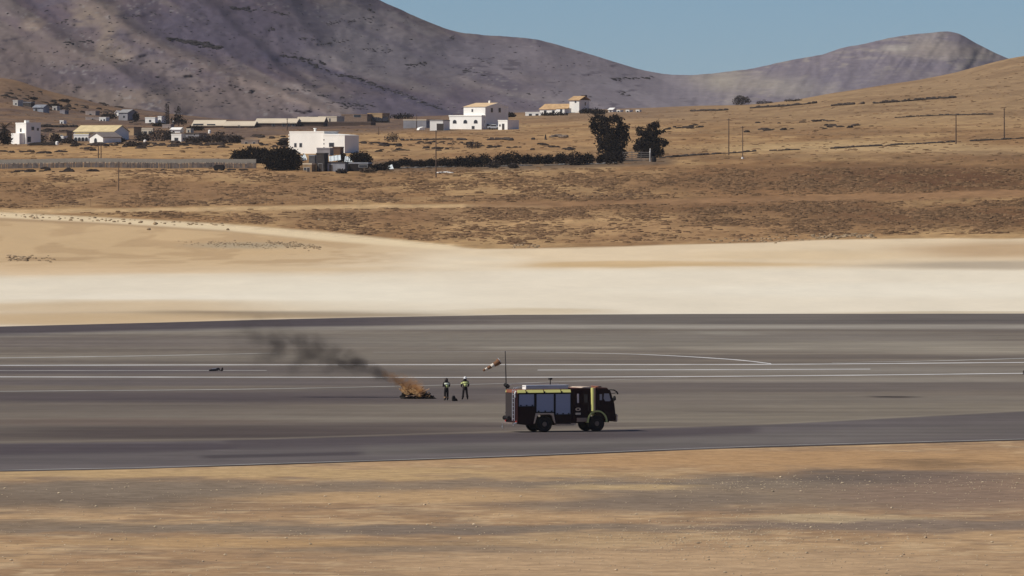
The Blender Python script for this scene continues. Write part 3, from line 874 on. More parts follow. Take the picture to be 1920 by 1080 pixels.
# shutters on both sides
for sy in (-1, 1):
    for x0, x1, z0, z1 in ((.10, 1.22, 1.83, 2.66), (1.40, 2.68, 1.42, 2.66), (2.82, 3.92, 1.24, 2.66)):
        y = sy * HW
        mb = MB().box(x0, x1, min(y, y + sy * .012), max(y, y + sy * .012), z0, z1)
        s = tp(mb, 'roller_shutter', SHUT)
        fr = MB()
        for a, b, c, d in ((x0 - .06, x0, z0 - .06, z1 + .06), (x1, x1 + .06, z0 - .06, z1 + .06), (x0, x1, z1, z1 + .06), (x0, x1, z0 - .07, z0)):
            fr.box(a, b, min(y, y + sy * .03), max(y, y + sy * .03), c, d)
        fr.build('frame', BLK, s)
        for q in (.12, .5, .88):
            xx = x0 + (x1 - x0) * q
            h = MB().box(xx - .05, xx + .05, min(y + sy * .014, y + sy * .05), max(y + sy * .014, y + sy * .05), z0 + .01, z0 + .09)
            h.build('handle', BLK, s)
    # lime strip along the canted roof edge, in four lengths, with small lamps between
    xs = [(.02, .60), (.70, 1.92), (2.02, 3.20), (3.30, 3.95)]
    for a, b in xs:
        y = sy * (HW + .004)
        pr = [(y + sy * .02, 2.748), (y + sy * .03, 2.77), (y - sy * .09, 2.965), (y - sy * .12, 2.965), (y - sy * .12, 2.748)]
        tp(MB().prism(pr, a, b, axis='x'), 'reflective_strip', YEL)
    for xx in (.65, 1.97, 3.25):
        tp(MB().box(xx - .05, xx + .05, sy * HW - .05 if sy > 0 else -HW - .06, sy * HW + .06 if sy > 0 else -HW + .05, 2.72, 2.86), 'side_lamp', BLK)
    # rear mudguard trim
    y0, y1 = (-HW - .05, -HW + .15) if sy < 0 else (HW - .15, HW + .05)
    tp(MB().prism([(1.18, .62), (1.34, 1.34), (2.66, 1.34), (2.80, .62), (2.72, .62), (2.58, 1.12), (2.40, 1.24), (1.60, 1.24), (1.42, 1.12), (1.27, .62)], y0, y1), 'rear_mudguard', TAN, bevel=.01)
# crew cab and driver's cab
tp(MB().prism([(4.0, .60), (4.0, 3.0), (5.48, 3.02), (5.80, 3.02), (5.80, 1.35), (5.25, 1.05), (5.12, .72), (5.0, .60)], -HW + .01, HW - .01), 'crew_cab', RED, bevel=.03)
cabp = [(5.802, 1.48), (5.802, 3.0), (6.70, 2.98), (6.92, 2.86), (7.22, 1.95), (7.30, 1.30), (7.34, .78), (6.78, .74), (6.70, 1.05), (6.40, 1.40)]
tp(MB().prism(cabp, -HW + .02, HW - .02), 'cab', RED, bevel=.03)
tp(MB().box(4.06, 5.4, -1.0, 1.0, 3.025, 3.06), 'roof_deck', REDL)
tp(MB().prism([(5.84, 3.005), (6.66, 2.99), (6.86, 2.93), (6.72, 3.06), (5.9, 3.10)], -1.02, 1.02), 'roof_deck', REDL)
tp(MB().prism([(4.75, 3.062), (4.95, 3.12), (5.50, 3.13), (5.62, 3.03)], -1.12, 1.12), 'roof_hatch', pm('cream roof hatch', (0.62, 0.48, 0.36), .6))
# windscreen
sl = Vector((7.22 - 6.92, 0, 1.95 - 2.86)).normalized()
nrm = Vector((-sl.z, 0, sl.x))
w0 = Vector((6.94, 0, 2.80)) + nrm * .012
w1 = Vector((7.20, 0, 2.00)) + nrm * .012
mb = MB().add([w0 + Vector((0, -1.08, 0)), w0 + Vector((0, 1.08, 0)), w1 + Vector((0, 1.14, 0)), w1 + Vector((0, -1.14, 0)),
               w0 + Vector((-.03, -1.08, 0)), w0 + Vector((-.03, 1.08, 0)), w1 + Vector((-.03, 1.14, 0)), w1 + Vector((-.03, -1.14, 0))],
              [(0, 1, 2, 3), (7, 6, 5, 4), (0, 4, 5, 1), (2, 6, 7, 3), (1, 5, 6, 2), (0, 3, 7, 4)])
ws = tp(mb, 'windscreen', GLASSD)
for yy in (-.45, .45):
    MB().tube([w1 + Vector((.03, yy, .02)), w1 + Vector((-.10, yy + .35, .36))], .012, 6).build('wiper', BLK, ws)
for sy in (-1, 1):
    yb = sy * (HW - .02)
    yo = yb + sy * .02
    lo, hi = min(yb, yo), max(yb, yo)
    d = tp(MB().prism([(6.02, 1.52), (6.02, 2.82), (6.72, 2.80), (7.02, 2.0), (7.06, 1.30), (6.50, 1.42)], lo, hi), 'door', RED, bevel=.008)
    lo2, hi2 = (yo - .012, yo) if sy < 0 else (yo, yo + .012)
    MB().prism([(6.44, 2.66), (6.80, 2.66), (6.93, 2.20), (6.86, 2.12), (6.52, 2.12), (6.40, 2.30)], lo2, hi2).build('window', GLS, d)
    MB().prism([(6.10, 2.62), (6.28, 2.62), (6.28, 2.20), (6.10, 2.20)], lo2, hi2).build('window', GLS, d)
    MB().box(6.08, 6.24, min(yo, yo + sy * .04), max(yo, yo + sy * .04), 1.80, 1.86).build('handle', BLK, d)
    # crew door with its narrow window and badges
    y2 = sy * (HW - .01)
    lo, hi = min(y2, y2 + sy * .018), max(y2, y2 + sy * .018)
    d2 = tp(MB().box(4.22, 5.30, lo, hi, .98, 2.86), 'door', RED, bevel=.008)
    y3 = y2 + sy * .018
    lo3, hi3 = min(y3, y3 + sy * .014), max(y3, y3 + sy * .014)
    MB().box(4.42, 4.55, lo3, hi3, 2.02, 2.66).build('window', pm('pale narrow window', (0.88, 0.68, 0.58), .2, spec=.5), d2)
    MB().box(4.95, 5.20, lo3, hi3, 2.05, 2.62).build('window', GLASSD, d2)
    em = MB()
    n = 18
    v = []
    for rr in (1.0, .5):
        for yy in (lo3, hi3):
            v += [(4.49 + .20 * rr * math.cos(2 * math.pi * k / n), yy, 1.58 + .12 * rr * math.sin(2 * math.pi * k / n)) for k in range(n)]
    f = []
    for k in range(n):
        k2 = (k + 1) % n
        f += [(k, k2, 2 * n + k2, 2 * n + k), (n + k, 3 * n + k, 3 * n + k2, n + k2), (k, n + k, n + k2, k2), (2 * n + k, 2 * n + k2, 3 * n + k2, 3 * n + k)]
    em.add(v, f)
    em.build('emblem', pm('tan emblem', (0.88, 0.62, 0.40), .6), d2)
    MB().box(4.30, 4.68, lo3, hi3, 1.20, 1.34).build('nameplate', pm('pale plate', (0.88, 0.66, 0.45), .6), d2)
    MB().tube([(5.26, y3 + sy * .04, 1.5), (5.26, y3 + sy * .04, 2.1)], .018, 6).build('handle', BLK, d2)
    # half round pillar catching the sun on its rear side; shaded front painted brown
    st = MB()
    pr = []
    for k in range(7):
        t = math.pi * .55 * k / 6
        pr.append((5.615 - .17 * math.cos(t), sy * (HW - .02) + sy * .17 * math.sin(t)))
    pr.append((pr[-1][0], sy * (HW - .02)))
    st.prism(pr, 1.44, 3.07, axis='z')
    tp(st, 'pillar_stripe', YEL)
    xq = pr[-1][0] + .004
    tp(MB().prism([(xq, sy * (HW - .02)), (xq, sy * (HW + .13)), (xq + .09, sy * (HW + .10)), (xq + .15, sy * (HW - .02))], 1.44, 3.06, axis='z'), 'pillar_shade', pm('brown pillar shade', (.80, .44, .29), .6))  # pillar's shaded half, its shade put into the brown
    # front mudguard: a broad arch over the wheel
    ar = MB()
    v = []
    angs = np.linspace(R(-6), R(186), 22)
    for t in angs:
        for rr in (.70, .80):
            for yy in (sy * (HW - .25), sy * (HW + .07)):
                rq = rr - (.05 if abs(yy) > HW else 0)
                v.append((5.92 - rq * math.cos(t), yy, .72 + rq * math.sin(t) * 1.02))
    f = []
    for i in range(len(angs) - 1):
        a, b = i * 4, i * 4 + 4
        f += [(a, b, b + 1, a + 1), (a + 2, a + 3, b + 3, b + 2), (a, a + 2, b + 2, b), (a + 1, b + 1, b + 3, a + 3)]
    f += [(0, 1, 3, 2), (len(v) - 4, len(v) - 2, len(v) - 1, len(v) - 3)]
    ar.add(v, f)
    tp(ar, 'front_mudguard', YEL)
    # steps, tank and sill
    y4 = sy * HW
    tp(MB().box(4.40, 5.16, min(y4 - sy * .35, y4 + sy * .015), max(y4 - sy * .35, y4 + sy * .015), .70, .98), 'step_box', pm('brown step box', (0.42, 0.26, 0.17), .7), bevel=.02)
    tp(MB().box(2.85, 4.36, min(y4 - sy * .3, y4 - sy * .01), max(y4 - sy * .3, y4 - sy * .01), .50, .60), 'side_sill', TAN if sy < 0 else CHAS)
    # mirror on its bracket, and the hooped arm above the windscreen
    mr = tp(MB().tube([(6.84, sy * 1.22, 2.92), (7.12, sy * 1.40, 2.90), (7.30, sy * 1.46, 2.78), (7.38, sy * 1.46, 2.62)], [.03, .045, .05, .06], 8), 'mirror_arm', BLK)
    MB().tube([(6.98, sy * 1.24, 2.66), (7.16, sy * 1.42, 2.68), (7.34, sy * 1.46, 2.74)], .022, 6).build('bracket', BLK, mr)
    MB().tube([(7.16, sy * 1.36, 2.48), (7.15, sy * 1.38, 2.36), (7.15, sy * 1.38, 2.22), (7.12, sy * 1.36, 2.14)], [.07, .12, .12, .05], 8).build('mirror', BLK, mr)
    MB().tube([(7.1, sy * 1.22, 1.96), (7.13, sy * 1.35, 2.1), (7.15, sy * 1.38, 2.2)], .02, 6).build('bracket', BLK, mr)
    # lamps at the front and back
    hl = tp(MB().box(7.32, 7.40, min(sy * .78, sy * 1.12), max(sy * .78, sy * 1.12), .90, 1.08), 'headlight', LAMP, bevel=.015)
    MB().box(7.33, 7.41, min(sy * 1.14, sy * 1.20), max(sy * 1.14, sy * 1.20), .90, 1.08).build('indicator', pm('amber lens', (.55, .25, .03), .2), hl)
    tp(MB().box(-.07, -.004, min(sy * .98, sy * 1.18), max(sy * .98, sy * 1.18), .70, .82), 'tail_lamp', REDL2, bevel=.01)
tp(MB().prism([(7.345, .66), (7.44, .70), (7.46, 1.16), (7.35, 1.22)], -HW, HW), 'bumper', pm('pale bumper', (0.70, 0.45, 0.30), .5), bevel=.02)
tp(MB().box(7.285, 7.335, -.8, .8, 1.36, 1.78), 'grille', BLK)
# chassis, axles, wheels
ch = MB().box(.35, 7.1, -.45, .45, .62, .86).box(3.0, 4.3, -1.0, 1.0, .46, .60)
tp(ch, 'chassis', CHAS)
tp(MB().tube([(2.02, -1.0, .56), (2.02, 1.0, .56)], .11, 10), 'axle', CHAS)
tp(MB().tube([(5.92, -1.0, .56), (5.92, 1.0, .56)], .11, 10), 'axle', CHAS)
for cx, r in ((2.02, .565), (5.92, .565)):
    for sy in (-1, 1):
        yo, yi = sy * 1.22, sy * .86
        tyre = MB().lathe_y([(.30, yo - sy * .02), (.46, yo), (.54, yo - sy * .03), (r, yo - sy * .09), (r, yi + sy * .09), (.54, yi + sy * .03), (.46, yi), (.30, yi + sy * .02)], cx, .565, 36)
        for k in range(30):                                          # tread blocks
            t = 2 * math.pi * k / 30
            M = Matrix.Translation((cx, 0, .565)) @ Matrix.Rotation(t, 4, 'Y')
            tyre.box(r - .01, r + .008, min(yo - sy * .07, yi + sy * .07), max(yo - sy * .07, yi + sy * .07), -.035, .035, M)
        wh = tp(tyre, 'wheel', BLK)
        MB().lathe_y([(.02, yo - sy * .06), (.15, yo - sy * .05), (.17, yo - sy * .12), (.27, yo - sy * .10), (.30, yo - sy * .01), (.31, yo - sy * .06)], cx, .565, 28).build('rim', RIMM, wh)
        MB().lathe_y([(.01, yo + sy * .012), (.16, yo + sy * .008), (.20, yo - sy * .09)], cx, .565, 18).build('hub', pm('hub metal', (0.22, 0.15, 0.10), .5), wh)
# roof: long aluminium locker, rails, mast with lamp
rb = tp(MB().box(.78, 3.86, -.98, -.30, 3.0, 3.24), 'roof_locker', STEEL, bevel=.02)
MB().box(.74, 3.90, -1.01, -.27, 3.242, 3.275).build('lid', pm('pale locker lid', (.62, .64, .70), .5), rb)
MB().box(.70, .776, -1.0, -.28, 2.99, 3.27).build('end_plate', WHITE, rb)
for y in (-1.05, 1.05):
    tp(MB().tube([(.05, y, 3.02), (.05, y, 3.20), (.35, y, 3.30), (2.4, y, 3.36), (3.9, y, 3.30)] if y > 0 else [(.05, y, 3.02), (.05, y, 3.18), (.60, y, 3.20)], .018, 6), 'roof_rail', STEEL)
mast = tp(MB().tube([(2.96, .2, 2.98), (2.96, .2, 3.62)], .035, 8), 'lamp_mast', BLK)
MB().box(2.86, 3.06, .05, .35, 3.62, 3.74).build('work_lamp', CHAS, mast)
bc = tp(MB().tube([(6.3, -.8, 3.10), (6.3, -.8, 3.15)], .10, 14), 'beacon', BLK)
tp(MB().box(6.2, 6.45, -.55, .75, 3.098, 3.17), 'light_bar', pm('roof highlight brown', (.26, .10, .05), .3, spec=.4), bevel=.02)  # sunlit roof's orange highlight put into the lens colour
# the rear: ladder, side rails, hose reel, hooks
lad = MB()
for y in (-.95, -.55):
    lad.tube([(-.13, y, .80), (-.13, y, 2.95), (-.02, y, 3.10), (.25, y, 3.12)], .028, 8)
for z in np.arange(.95, 2.95, .28):
    lad.tube([(-.13, -.95, z), (-.13, -.55, z)], .018, 6)
tp(lad, 'rear_ladder', STEEL)
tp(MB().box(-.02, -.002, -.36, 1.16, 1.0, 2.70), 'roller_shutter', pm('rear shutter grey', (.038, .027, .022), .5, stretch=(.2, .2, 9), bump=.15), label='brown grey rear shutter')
reel = tp(MB().tube([(-.17, .1, .98), (-.17, .95, .98)], .10, 14), 'hose_reel', BLK)
MB().tube([(-.17, .06, .98), (-.17, .10, .98)], .155, 16).build('flange', RIMM, reel)
MB().tube([(-.17, .95, .98), (-.17, .99, .98)], .155, 16).build('flange', RIMM, reel)
tp(MB().box(-.32, -.005, -1.1, 1.1, .60, .68), 'rear_step', pm('chequer plate', (.20, .15, .13), .5, var=.2, scale=12))
tp(MB().tube([(-.03, -1.12, .66), (-.22, -1.08, .62), (-.26, -1.06, .48)], [.05, .05, .03], 8), 'tow_hook', STEEL)
tp(MB().tube([(-.03, 1.05, .66), (-.28, 1.05, .60), (-.30, 1.05, .36), (-.24, 1.05, .22)], [.05, .05, .04, .03], 8), 'tow_hook', STEEL)
tp(MB().tube([(-.06, -1.15, 2.9), (-.16, -1.10, 2.72), (-.10, -1.05, 2.45)], [.05, .06, .04], 8), 'grab_handle', WHITE)
sl_ = tp(MB().tube([(.02, 1.08, 2.94), (.02, 1.08, 3.06)], .03, 8), 'lamp_bracket', BLK)
MB().tube([(-.12, 1.18, 3.30), (.02, 1.08, 3.22), (.18, .98, 3.10)], [.10, .15, .12], 10).build('work_lamp', BLK, sl_)

# ------------------------------------------------------------------ windsock
def build_windsock():
    b = Vector(((950.5 - 960) / F * 640.0, 640.0, 0.02))
    top = Vector(((947.3 - 960) / F * 640.0, 640.0, CZ + (HZ - 658) / F * 640.0))
    ws = thing('windsock', 'orange and white striped windsock blowing left from a thin leaning pole behind the fire engine', 'windsock', b)
    mb = MB().tube([(0, 0, 0), (0, 0, .06)], .16, 12).tube([(0, 0, .05), (top - b) * .5, top - b], [.05, .042, .03], 8)
    mb.build('pole', pm('dark pole paint', (0.06, .05, .045), .6), ws)
    s = F / 640.0
    m = Vector(((936.5 - 950.5) / s, -.18, CZ + (HZ - 677) / F * 640 - .02))
    e = Vector(((905.5 - 950.5) / s, -.42, CZ + (HZ - 694) / F * 640 - .02))
    mb = MB()
    h = (top - b) * (1 - (677 - 660) / 124.0)
    d = (e - m).normalized()
    side = d.cross(Vector((0, 0, 1))).normalized()
    upv = side.cross(d)
    for k in range(4):
        t = 2 * math.pi * k / 4 + .6
        mb.tube([h + Vector((0, 0, .25 - .1 * k)), m + (side * math.cos(t) + upv * math.sin(t)) * .24], .006, 4)
    mb.build('bridle', pm('thin cord', (.2, .18, .16), .8), ws)
    cut = [0, .34, .52, .73, .87, 1.0]
    rads = [.255, .215, .165, .15, .10, .115, .07]
    org, wht = pm('dull orange windsock cloth', (0.20, 0.095, 0.045), .85, var=.2, scale=4), pm('white windsock cloth', (0.75, 0.66, 0.55), .85, var=.08, scale=4)
    for i in range(5):
        p = [m + (e - m) * cut[i] + Vector((0, 0, -.05 * math.sin(math.pi * cut[i]))), m + (e - m) * (cut[i] * .5 + cut[i + 1] * .5) + Vector((0, 0, -.05)), m + (e - m) * cut[i + 1] + Vector((0, 0, -.05 * math.sin(math.pi * cut[i + 1])))]
        r0, r1 = np.interp([cut[i], cut[i + 1]], np.linspace(0, 1, 7), rads)
        g = MB().tube(p, [r0, (r0 + r1) / 2 * .93, r1], 14, cap=False).build('cloth_band', org if i % 2 == 0 else wht, ws, True)
        so = g.modifiers.new('cloth', 'SOLIDIFY')
        so.thickness = .006
    rg = MB()
    pts = [m + (side * math.cos(2 * math.pi * k / 14) + upv * math.sin(2 * math.pi * k / 14)) * .26 for k in range(15)]
    rg.tube(pts, .014, 6, cap=False).build('mouth_ring', STEEL, ws)
build_windsock()

# ------------------------------------------------------------------ people
def skin(name, nodes, edges, mat, parent=None, sub=1, root=0):
    me = bpy.data.meshes.new(name)
    me.from_pydata([n[0] for n in nodes], edges, [])
    o = bpy.data.objects.new(name, me)
    COL.objects.link(o)
    sm = o.modifiers.new('skin', 'SKIN')
    sm.use_smooth_shade = True
    if not me.skin_vertices:
        pass
    for i, n in enumerate(nodes):
        r = n[1]
        me.skin_vertices[0].data[i].radius = r if hasattr(r, '__len__') else (r, r)
        me.skin_vertices[0].data[i].use_root = (i == root)
    if sub:
        s = o.modifiers.new('smooth', 'SUBSURF')
        s.levels = s.render_levels = sub
    me.materials.append(mat)
    if parent: o.parent = parent
    return o

SKIN_M = pm('skin', (0.30, 0.17, 0.11), .6, var=.08, scale=6)
HIVIS = pm('lime high visibility cloth', (0.62, 0.66, 0.26), .7, var=.1, scale=8)
PALEV = pm('pale reflective tape', (0.75, 0.78, 0.62), .5, var=.1, scale=8)
NAVY = pm('black brown fire kit cloth', (0.016, 0.012, 0.012), .9, var=.3, scale=8)
BROWNT = pm('tan reflective cuff', (0.42, 0.24, 0.12), .8, var=.2, scale=8)

def person(px, py, h, face, pose, label, white_helmet):
    p = place(px, py)
    k = h / 1.78
    A = {}
    def add(n, co, r): A[n] = (tuple(c * k for c in co), r * k if not hasattr(r, '__len__') else (r[0] * k, r[1] * k))
    add('pelvis', (0, 0, .96), (.15, .11)); add('waist', (0, .01, 1.10), (.14, .10)); add('chest', (0, .01, 1.32), (.17, .115)); add('collar', (0, 0, 1.46), (.10, .08)); add('neck', (0, .01, 1.53), .052)
    add('jaw', (0, .035, 1.59), (.065, .075)); add('face', (0, .02, 1.66), (.078, .092)); add('crown', (0, .01, 1.745), (.06, .07))
    add('nose', (0, .115, 1.655), .014); add('earl', (-.083, .01, 1.66), .014); add('earr', (.083, .01, 1.66), .014)
    for sgn, s in ((-1, 'l'), (1, 'r')):
        add('hip' + s, (sgn * .10, 0, .90), .088); add('knee' + s, (sgn * pose['kx'], pose['ky' + s], .50), .060); add('ankle' + s, (sgn * pose['fx'], pose['fy' + s], .10), .042); add('toe' + s, (sgn * (pose['fx'] + .03), pose['fy' + s] + .16, .035), .034)
        add('sh' + s, (sgn * .19, 0, 1.43), .062); add('el' + s, pose['el' + s], .046); add('wr' + s, pose['wr' + s], .030); add('pa' + s, pose['pa' + s], .034)
    names = list(A)
    E = [('pelvis', 'waist'), ('waist', 'chest'), ('chest', 'collar'), ('collar', 'neck'), ('neck', 'jaw'), ('jaw', 'face'), ('face', 'crown'), ('face', 'nose'), ('face', 'earl'), ('face', 'earr')]
    for s in 'lr':
        E += [('pelvis', 'hip' + s), ('hip' + s, 'knee' + s), ('knee' + s, 'ankle' + s), ('ankle' + s, 'toe' + s), ('collar', 'sh' + s), ('sh' + s, 'el' + s), ('el' + s, 'wr' + s), ('wr' + s, 'pa' + s)]
        P = Vector(pose['pa' + s]); W = Vector(pose['wr' + s])
        d = (P - W).normalized()
        acr = d.cross(Vector((0, 0, 1))).normalized()
        nn = acr.cross(d)
        for q in range(4):
            off = acr * (q - 1.5) * .021
            ln = [.072, .084, .078, .062][q]
            a = P + off + d * .035
            b = a + d * ln * .5 - nn * .012
            c = b + d * ln * .4 - nn * .035
            for j, (v, r) in enumerate(((a, .0098), (b, .009), (c, .008))):
                add(f'f{s}{q}{j}', tuple(v), r)
            E += [('pa' + s, f'f{s}{q}0'), (f'f{s}{q}0', f'f{s}{q}1'), (f'f{s}{q}1', f'f{s}{q}2')]
        sd = 1 if s == 'l' else -1
        a = P + acr * .04 * sd - d * .012
        add(f't{s}0', tuple(a + acr * sd * .012 + d * .02), .011)
        add(f't{s}1', tuple(a + acr * sd * .02 + d * .055 - nn * .01), .009)
        E += [('pa' + s, f't{s}0'), (f't{s}0', f't{s}1')]
    names = list(A)
    ix = {n: i for i, n in enumerate(names)}
    body = skin('person', [A[n] for n in names], [(ix[a], ix[b]) for a, b in E], SKIN_M, None, 1, ix['pelvis'])
    body.location = p + Vector((0, 0, .022))
    body.rotation_euler = (0, 0, face)
    tag(body, label, 'person')
    def sub(name, lst, mat, grow):
        nm = [n for n, _ in lst]
        ii = {n: i for i, n in enumerate(nm)}
        nodes = []
        for n, g in lst:
            co, r = A[n]
            r = r if hasattr(r, '__len__') else (r, r)
            nodes.append((co, (r[0] + g * k, r[1] + g * k)))
        ed = [(ii[a], ii[b]) for a, b in E if a in ii and b in ii]
        return skin(name, nodes, ed, mat, body, 1, 0)
    sub('jacket', [('pelvis', .035), ('waist', .035), ('chest', .03), ('collar', .035)] + [(a + s, g) for s in 'lr' for a, g in (('sh', .03), ('el', .028), ('wr', .025))], NAVY, 0)
    sub('trousers', [('waist', .02), ('pelvis', .025)] + [(a + s, g) for s in 'lr' for a, g in (('hip', .025), ('knee', .035), ('ankle', .04))], NAVY, 0)
    for s in 'lr':
        bt = skin('boot', [((A['ankle' + s][0][0], A['ankle' + s][0][1], .26 * k), .066 * k), ((A['ankle' + s][0][0], A['ankle' + s][0][1] - .01, .075 * k), .066 * k), ((A['toe' + s][0][0], A['toe' + s][0][1] + .02, .055 * k), (.05 * k, .045 * k))], [(0, 1), (1, 2)], BLK, body, 1)
        a, b = Vector(A['knee' + s][0]), Vector(A['ankle' + s][0])
        c0, c1 = a + (b - a) * .50, a + (b - a) * .72
        MB().tube([c0, c1], [.102 * k, .095 * k], 12).build('reflective_cuff', BROWNT if not white_helmet else NAVY, body)
    # high visibility T across the shoulders and down the back
    t = MB()
    def ring(z, rx, ry, a0, a1, n, th=.012):
        out = []
        for i in range(n + 1):
            q = a0 + (a1 - a0) * i / n
            out.append((rx * math.cos(q), .01 + ry * math.sin(q), z))
        return out
    def panel(rows):
        v, f = [], []
        m = len(rows[0])
        for r_ in rows: v += [tuple(c * k for c in q) for q in r_]
        for i in range(len(rows) - 1):
            for j in range(m - 1):
                f.append((i * m + j, i * m + j + 1, (i + 1) * m + j + 1, (i + 1) * m + j))
        return v, f
    v, f = panel([ring(1.24, .232, .178, -math.pi, 0, 12), ring(1.32, .238, .182, -math.pi, 0, 12), ring(1.41, .235, .170, -math.pi, 0, 12)])
    t.add(v, f)
    o1 = t.build('high_visibility_band', HIVIS if white_helmet else PALEV, body, True)
    so = o1.modifiers.new('cloth', 'SOLIDIFY'); so.thickness = .02; so.offset = 1
    v, f = panel([ring(1.03, .215, .165, -2.05, -1.1, 5), ring(1.13, .212, .165, -2.1, -1.05, 5), ring(1.245, .234, .184, -2.2, -.95, 5)])
    o2 = MB().add(v, f).build('high_visibility_stripe', HIVIS, body, True)
    so = o2.modifiers.new('cloth', 'SOLIDIFY'); so.thickness = .02; so.offset = 1
    for s in 'lr':
        a, b = Vector(A['sh' + s][0]), Vector(A['el' + s][0])
        MB().tube([a + (b - a) * .38, a + (b - a) * .74], [.098 * k, .086 * k], 12).build('sleeve_band', HIVIS if white_helmet else NAVY, body)
    # helmet: dome, brim and neck curtain
    hv = MB()
    prof = [(.150, 1.665), (.135, 1.675), (.128, 1.72), (.108, 1.775), (.07, 1.808), (.02, 1.818)]
    n = 16
    v = []
    for r, z in prof:
        for q in range(n):
            a = 2 * math.pi * q / n
            v.append((r * math.cos(a) * .92 * k, (.012 + r * math.sin(a) * 1.12) * k, z * k))
    f = [(i * n + q, i * n + (q + 1) % n, (i + 1) * n + (q + 1) % n, (i + 1) * n + q) for i in range(len(prof) - 1) for q in range(n)]
    f.append(tuple(range((len(prof) - 1) * n, len(prof) * n)))
    f.append(tuple(range(n - 1, -1, -1)))
    hv.add(v, f)
    hv.build('helmet', pm('white helmet shell', (.75, .74, .72), .4) if white_helmet else pm('dark helmet shell', (.03, .016, .012), .5), body, True)
    v, f = panel([ring(1.46, .165, .150, -math.pi - .3, .3, 12), ring(1.56, .125, .130, -math.pi - .3, .3, 12), ring(1.67, .120, .138, -math.pi - .3, .3, 12)])
    o3 = MB().add(v, f).build('neck_curtain', NAVY, body, True)
    so = o3.modifiers.new('cloth', 'SOLIDIFY'); so.thickness = .012
    return body

person(837, 751.5, 1.76, R(30), dict(kx=.12, kyl=.03, kyr=.02, fx=.12, fyl=-.02, fyr=.02, ell=(-.27, .04, 1.16), wrl=(-.14, .25, 1.12), pal=(-.07, .29, 1.14), elr=(.29, -.02, 1.15), wrr=(.24, .20, 1.06), par=(.20, .27, 1.07)),
       'firefighter in a dark helmet and pale banded jacket standing nearest the burning pile', False)
person(872, 750, 1.80, R(12), dict(kx=.14, kyl=.03, kyr=.0, fx=.19, fyl=.03, fyr=-.04, ell=(-.29, -.02, 1.16), wrl=(-.25, .17, 1.02), pal=(-.21, .23, 1.0), elr=(.30, -.02, 1.17), wrr=(.25, .16, 1.0), par=(.21, .22, .98)),
       'firefighter in a white helmet and lime banded jacket standing nearest the fire engine', True)

p = place(851, 752.5)
bag = thing('equipment_bag', 'small black equipment bag on the tarmac between the two firefighters', 'bag', p + Vector((0, 0, .022)), R(15))
MB().prism([(-.13, 0), (-.15, .22), (-.11, .38), (-.02, .43), (.06, .40), (.11, .27), (.12, 0)], -.13, .13).build('pack', BLK, bag, bevel=.03)
MB().prism([(.125, 0), (.125, .21), (.19, .22), (.27, .12), (.29, 0)], -.11, .11).build('side_pocket', NAVY, bag, bevel=.02)
MB().tube([(-.10, 0, .39), (-.06, 0, .49), (.02, 0, .48), (.05, 0, .40)], .012, 6).build('handle', BLK, bag)

# ------------------------------------------------------------------ burning pile, flames and smoke
fp = place(782, 748)
pile = thing('debris_pile', 'heap of charred and splintered timber burning on the tarmac', 'debris', fp + Vector((0, 0, .022)))
CHAR = pm('charred timber', (0.012, 0.009, 0.008), .95, var=.4, scale=5)
BURNT = pm('scorched timber', (0.26, 0.15, 0.075), .9, var=.45, scale=5)  # scorched brown, brightened for the flames' golden light
PLANK = pm('pale bare plank', (0.46, 0.30, 0.19), .85, var=.2, scale=4)
mb = MB()
for (x, y, z, rx, ry, rz_) in [(-.55, 0, .0, .72, .6, 1.05), (.05, .05, 0, .75, .6, .9), (.65, 0, 0, .6, .45, .46), (-.85, .1, 0, .38, .4, .9), (1.15, -.05, 0, .35, .25, .18)]:
    mb.lump((x, y, z), (rx, ry, rz_), 11, 6, .22, True)
mb.build('ash_heap', CHAR, pile)
def stick(a, b, wd, th, mat, name='plank'):
    a, b = Vector(a), Vector(b)
    d = (b - a).normalized()
    s = d.cross(Vector((0, -1, .35))).normalized()
    n = s.cross(d)
    v = []
    for q, jj in ((a, 1), (b, .8)):
        v += [q + s * wd * jj + n * th, q - s * wd * jj + n * th, q - s * wd * jj - n * th, q + s * wd * jj - n * th]
    MB().add(v, [(3, 2, 1, 0), (4, 5, 6, 7), (0, 1, 5, 4), (1, 2, 6, 5), (2, 3, 7, 6), (3, 0, 4, 7)]).build(name, mat, pile)
stick((-.32, -.70, .22), (.98, -.55, .80), .045, .02, PLANK)
stick((-.9, -.62, .20), (.45, -.66, .36), .04, .02, PLANK)
stick((.2, -.5, .06), (1.35, -.3, .22), .05, .02, CHAR)
for i in range(70):
    t = random.random()
    x = -1.05 + 2.1 * t
    top = np.interp(x, [-1.2, -.9, -.6, 0, .4, .9, 1.3], [.9, 1.15, 1.35, 1.15, .85, .45, .15])
    z = random.uniform(.05, .85) * top
    an = random.gauss(.25, .7)
    ln = random.uniform(.22, .6)
    dx, dz = math.cos(an) * ln / 2, math.sin(an) * ln / 2
    y = -.62 + .45 * (z / max(top, .2)) + random.uniform(-.08, .05)
    hot = (x < .25 and z > .35)
    stick((x - dx, y, max(.03, z - dz)), (x + dx, y + random.uniform(-.1, .1), max(.04, z + dz)), random.uniform(.02, .055), .018, random.choice([BURNT, BURNT, PLANK, CHAR] if hot else [CHAR, CHAR, BURNT]))

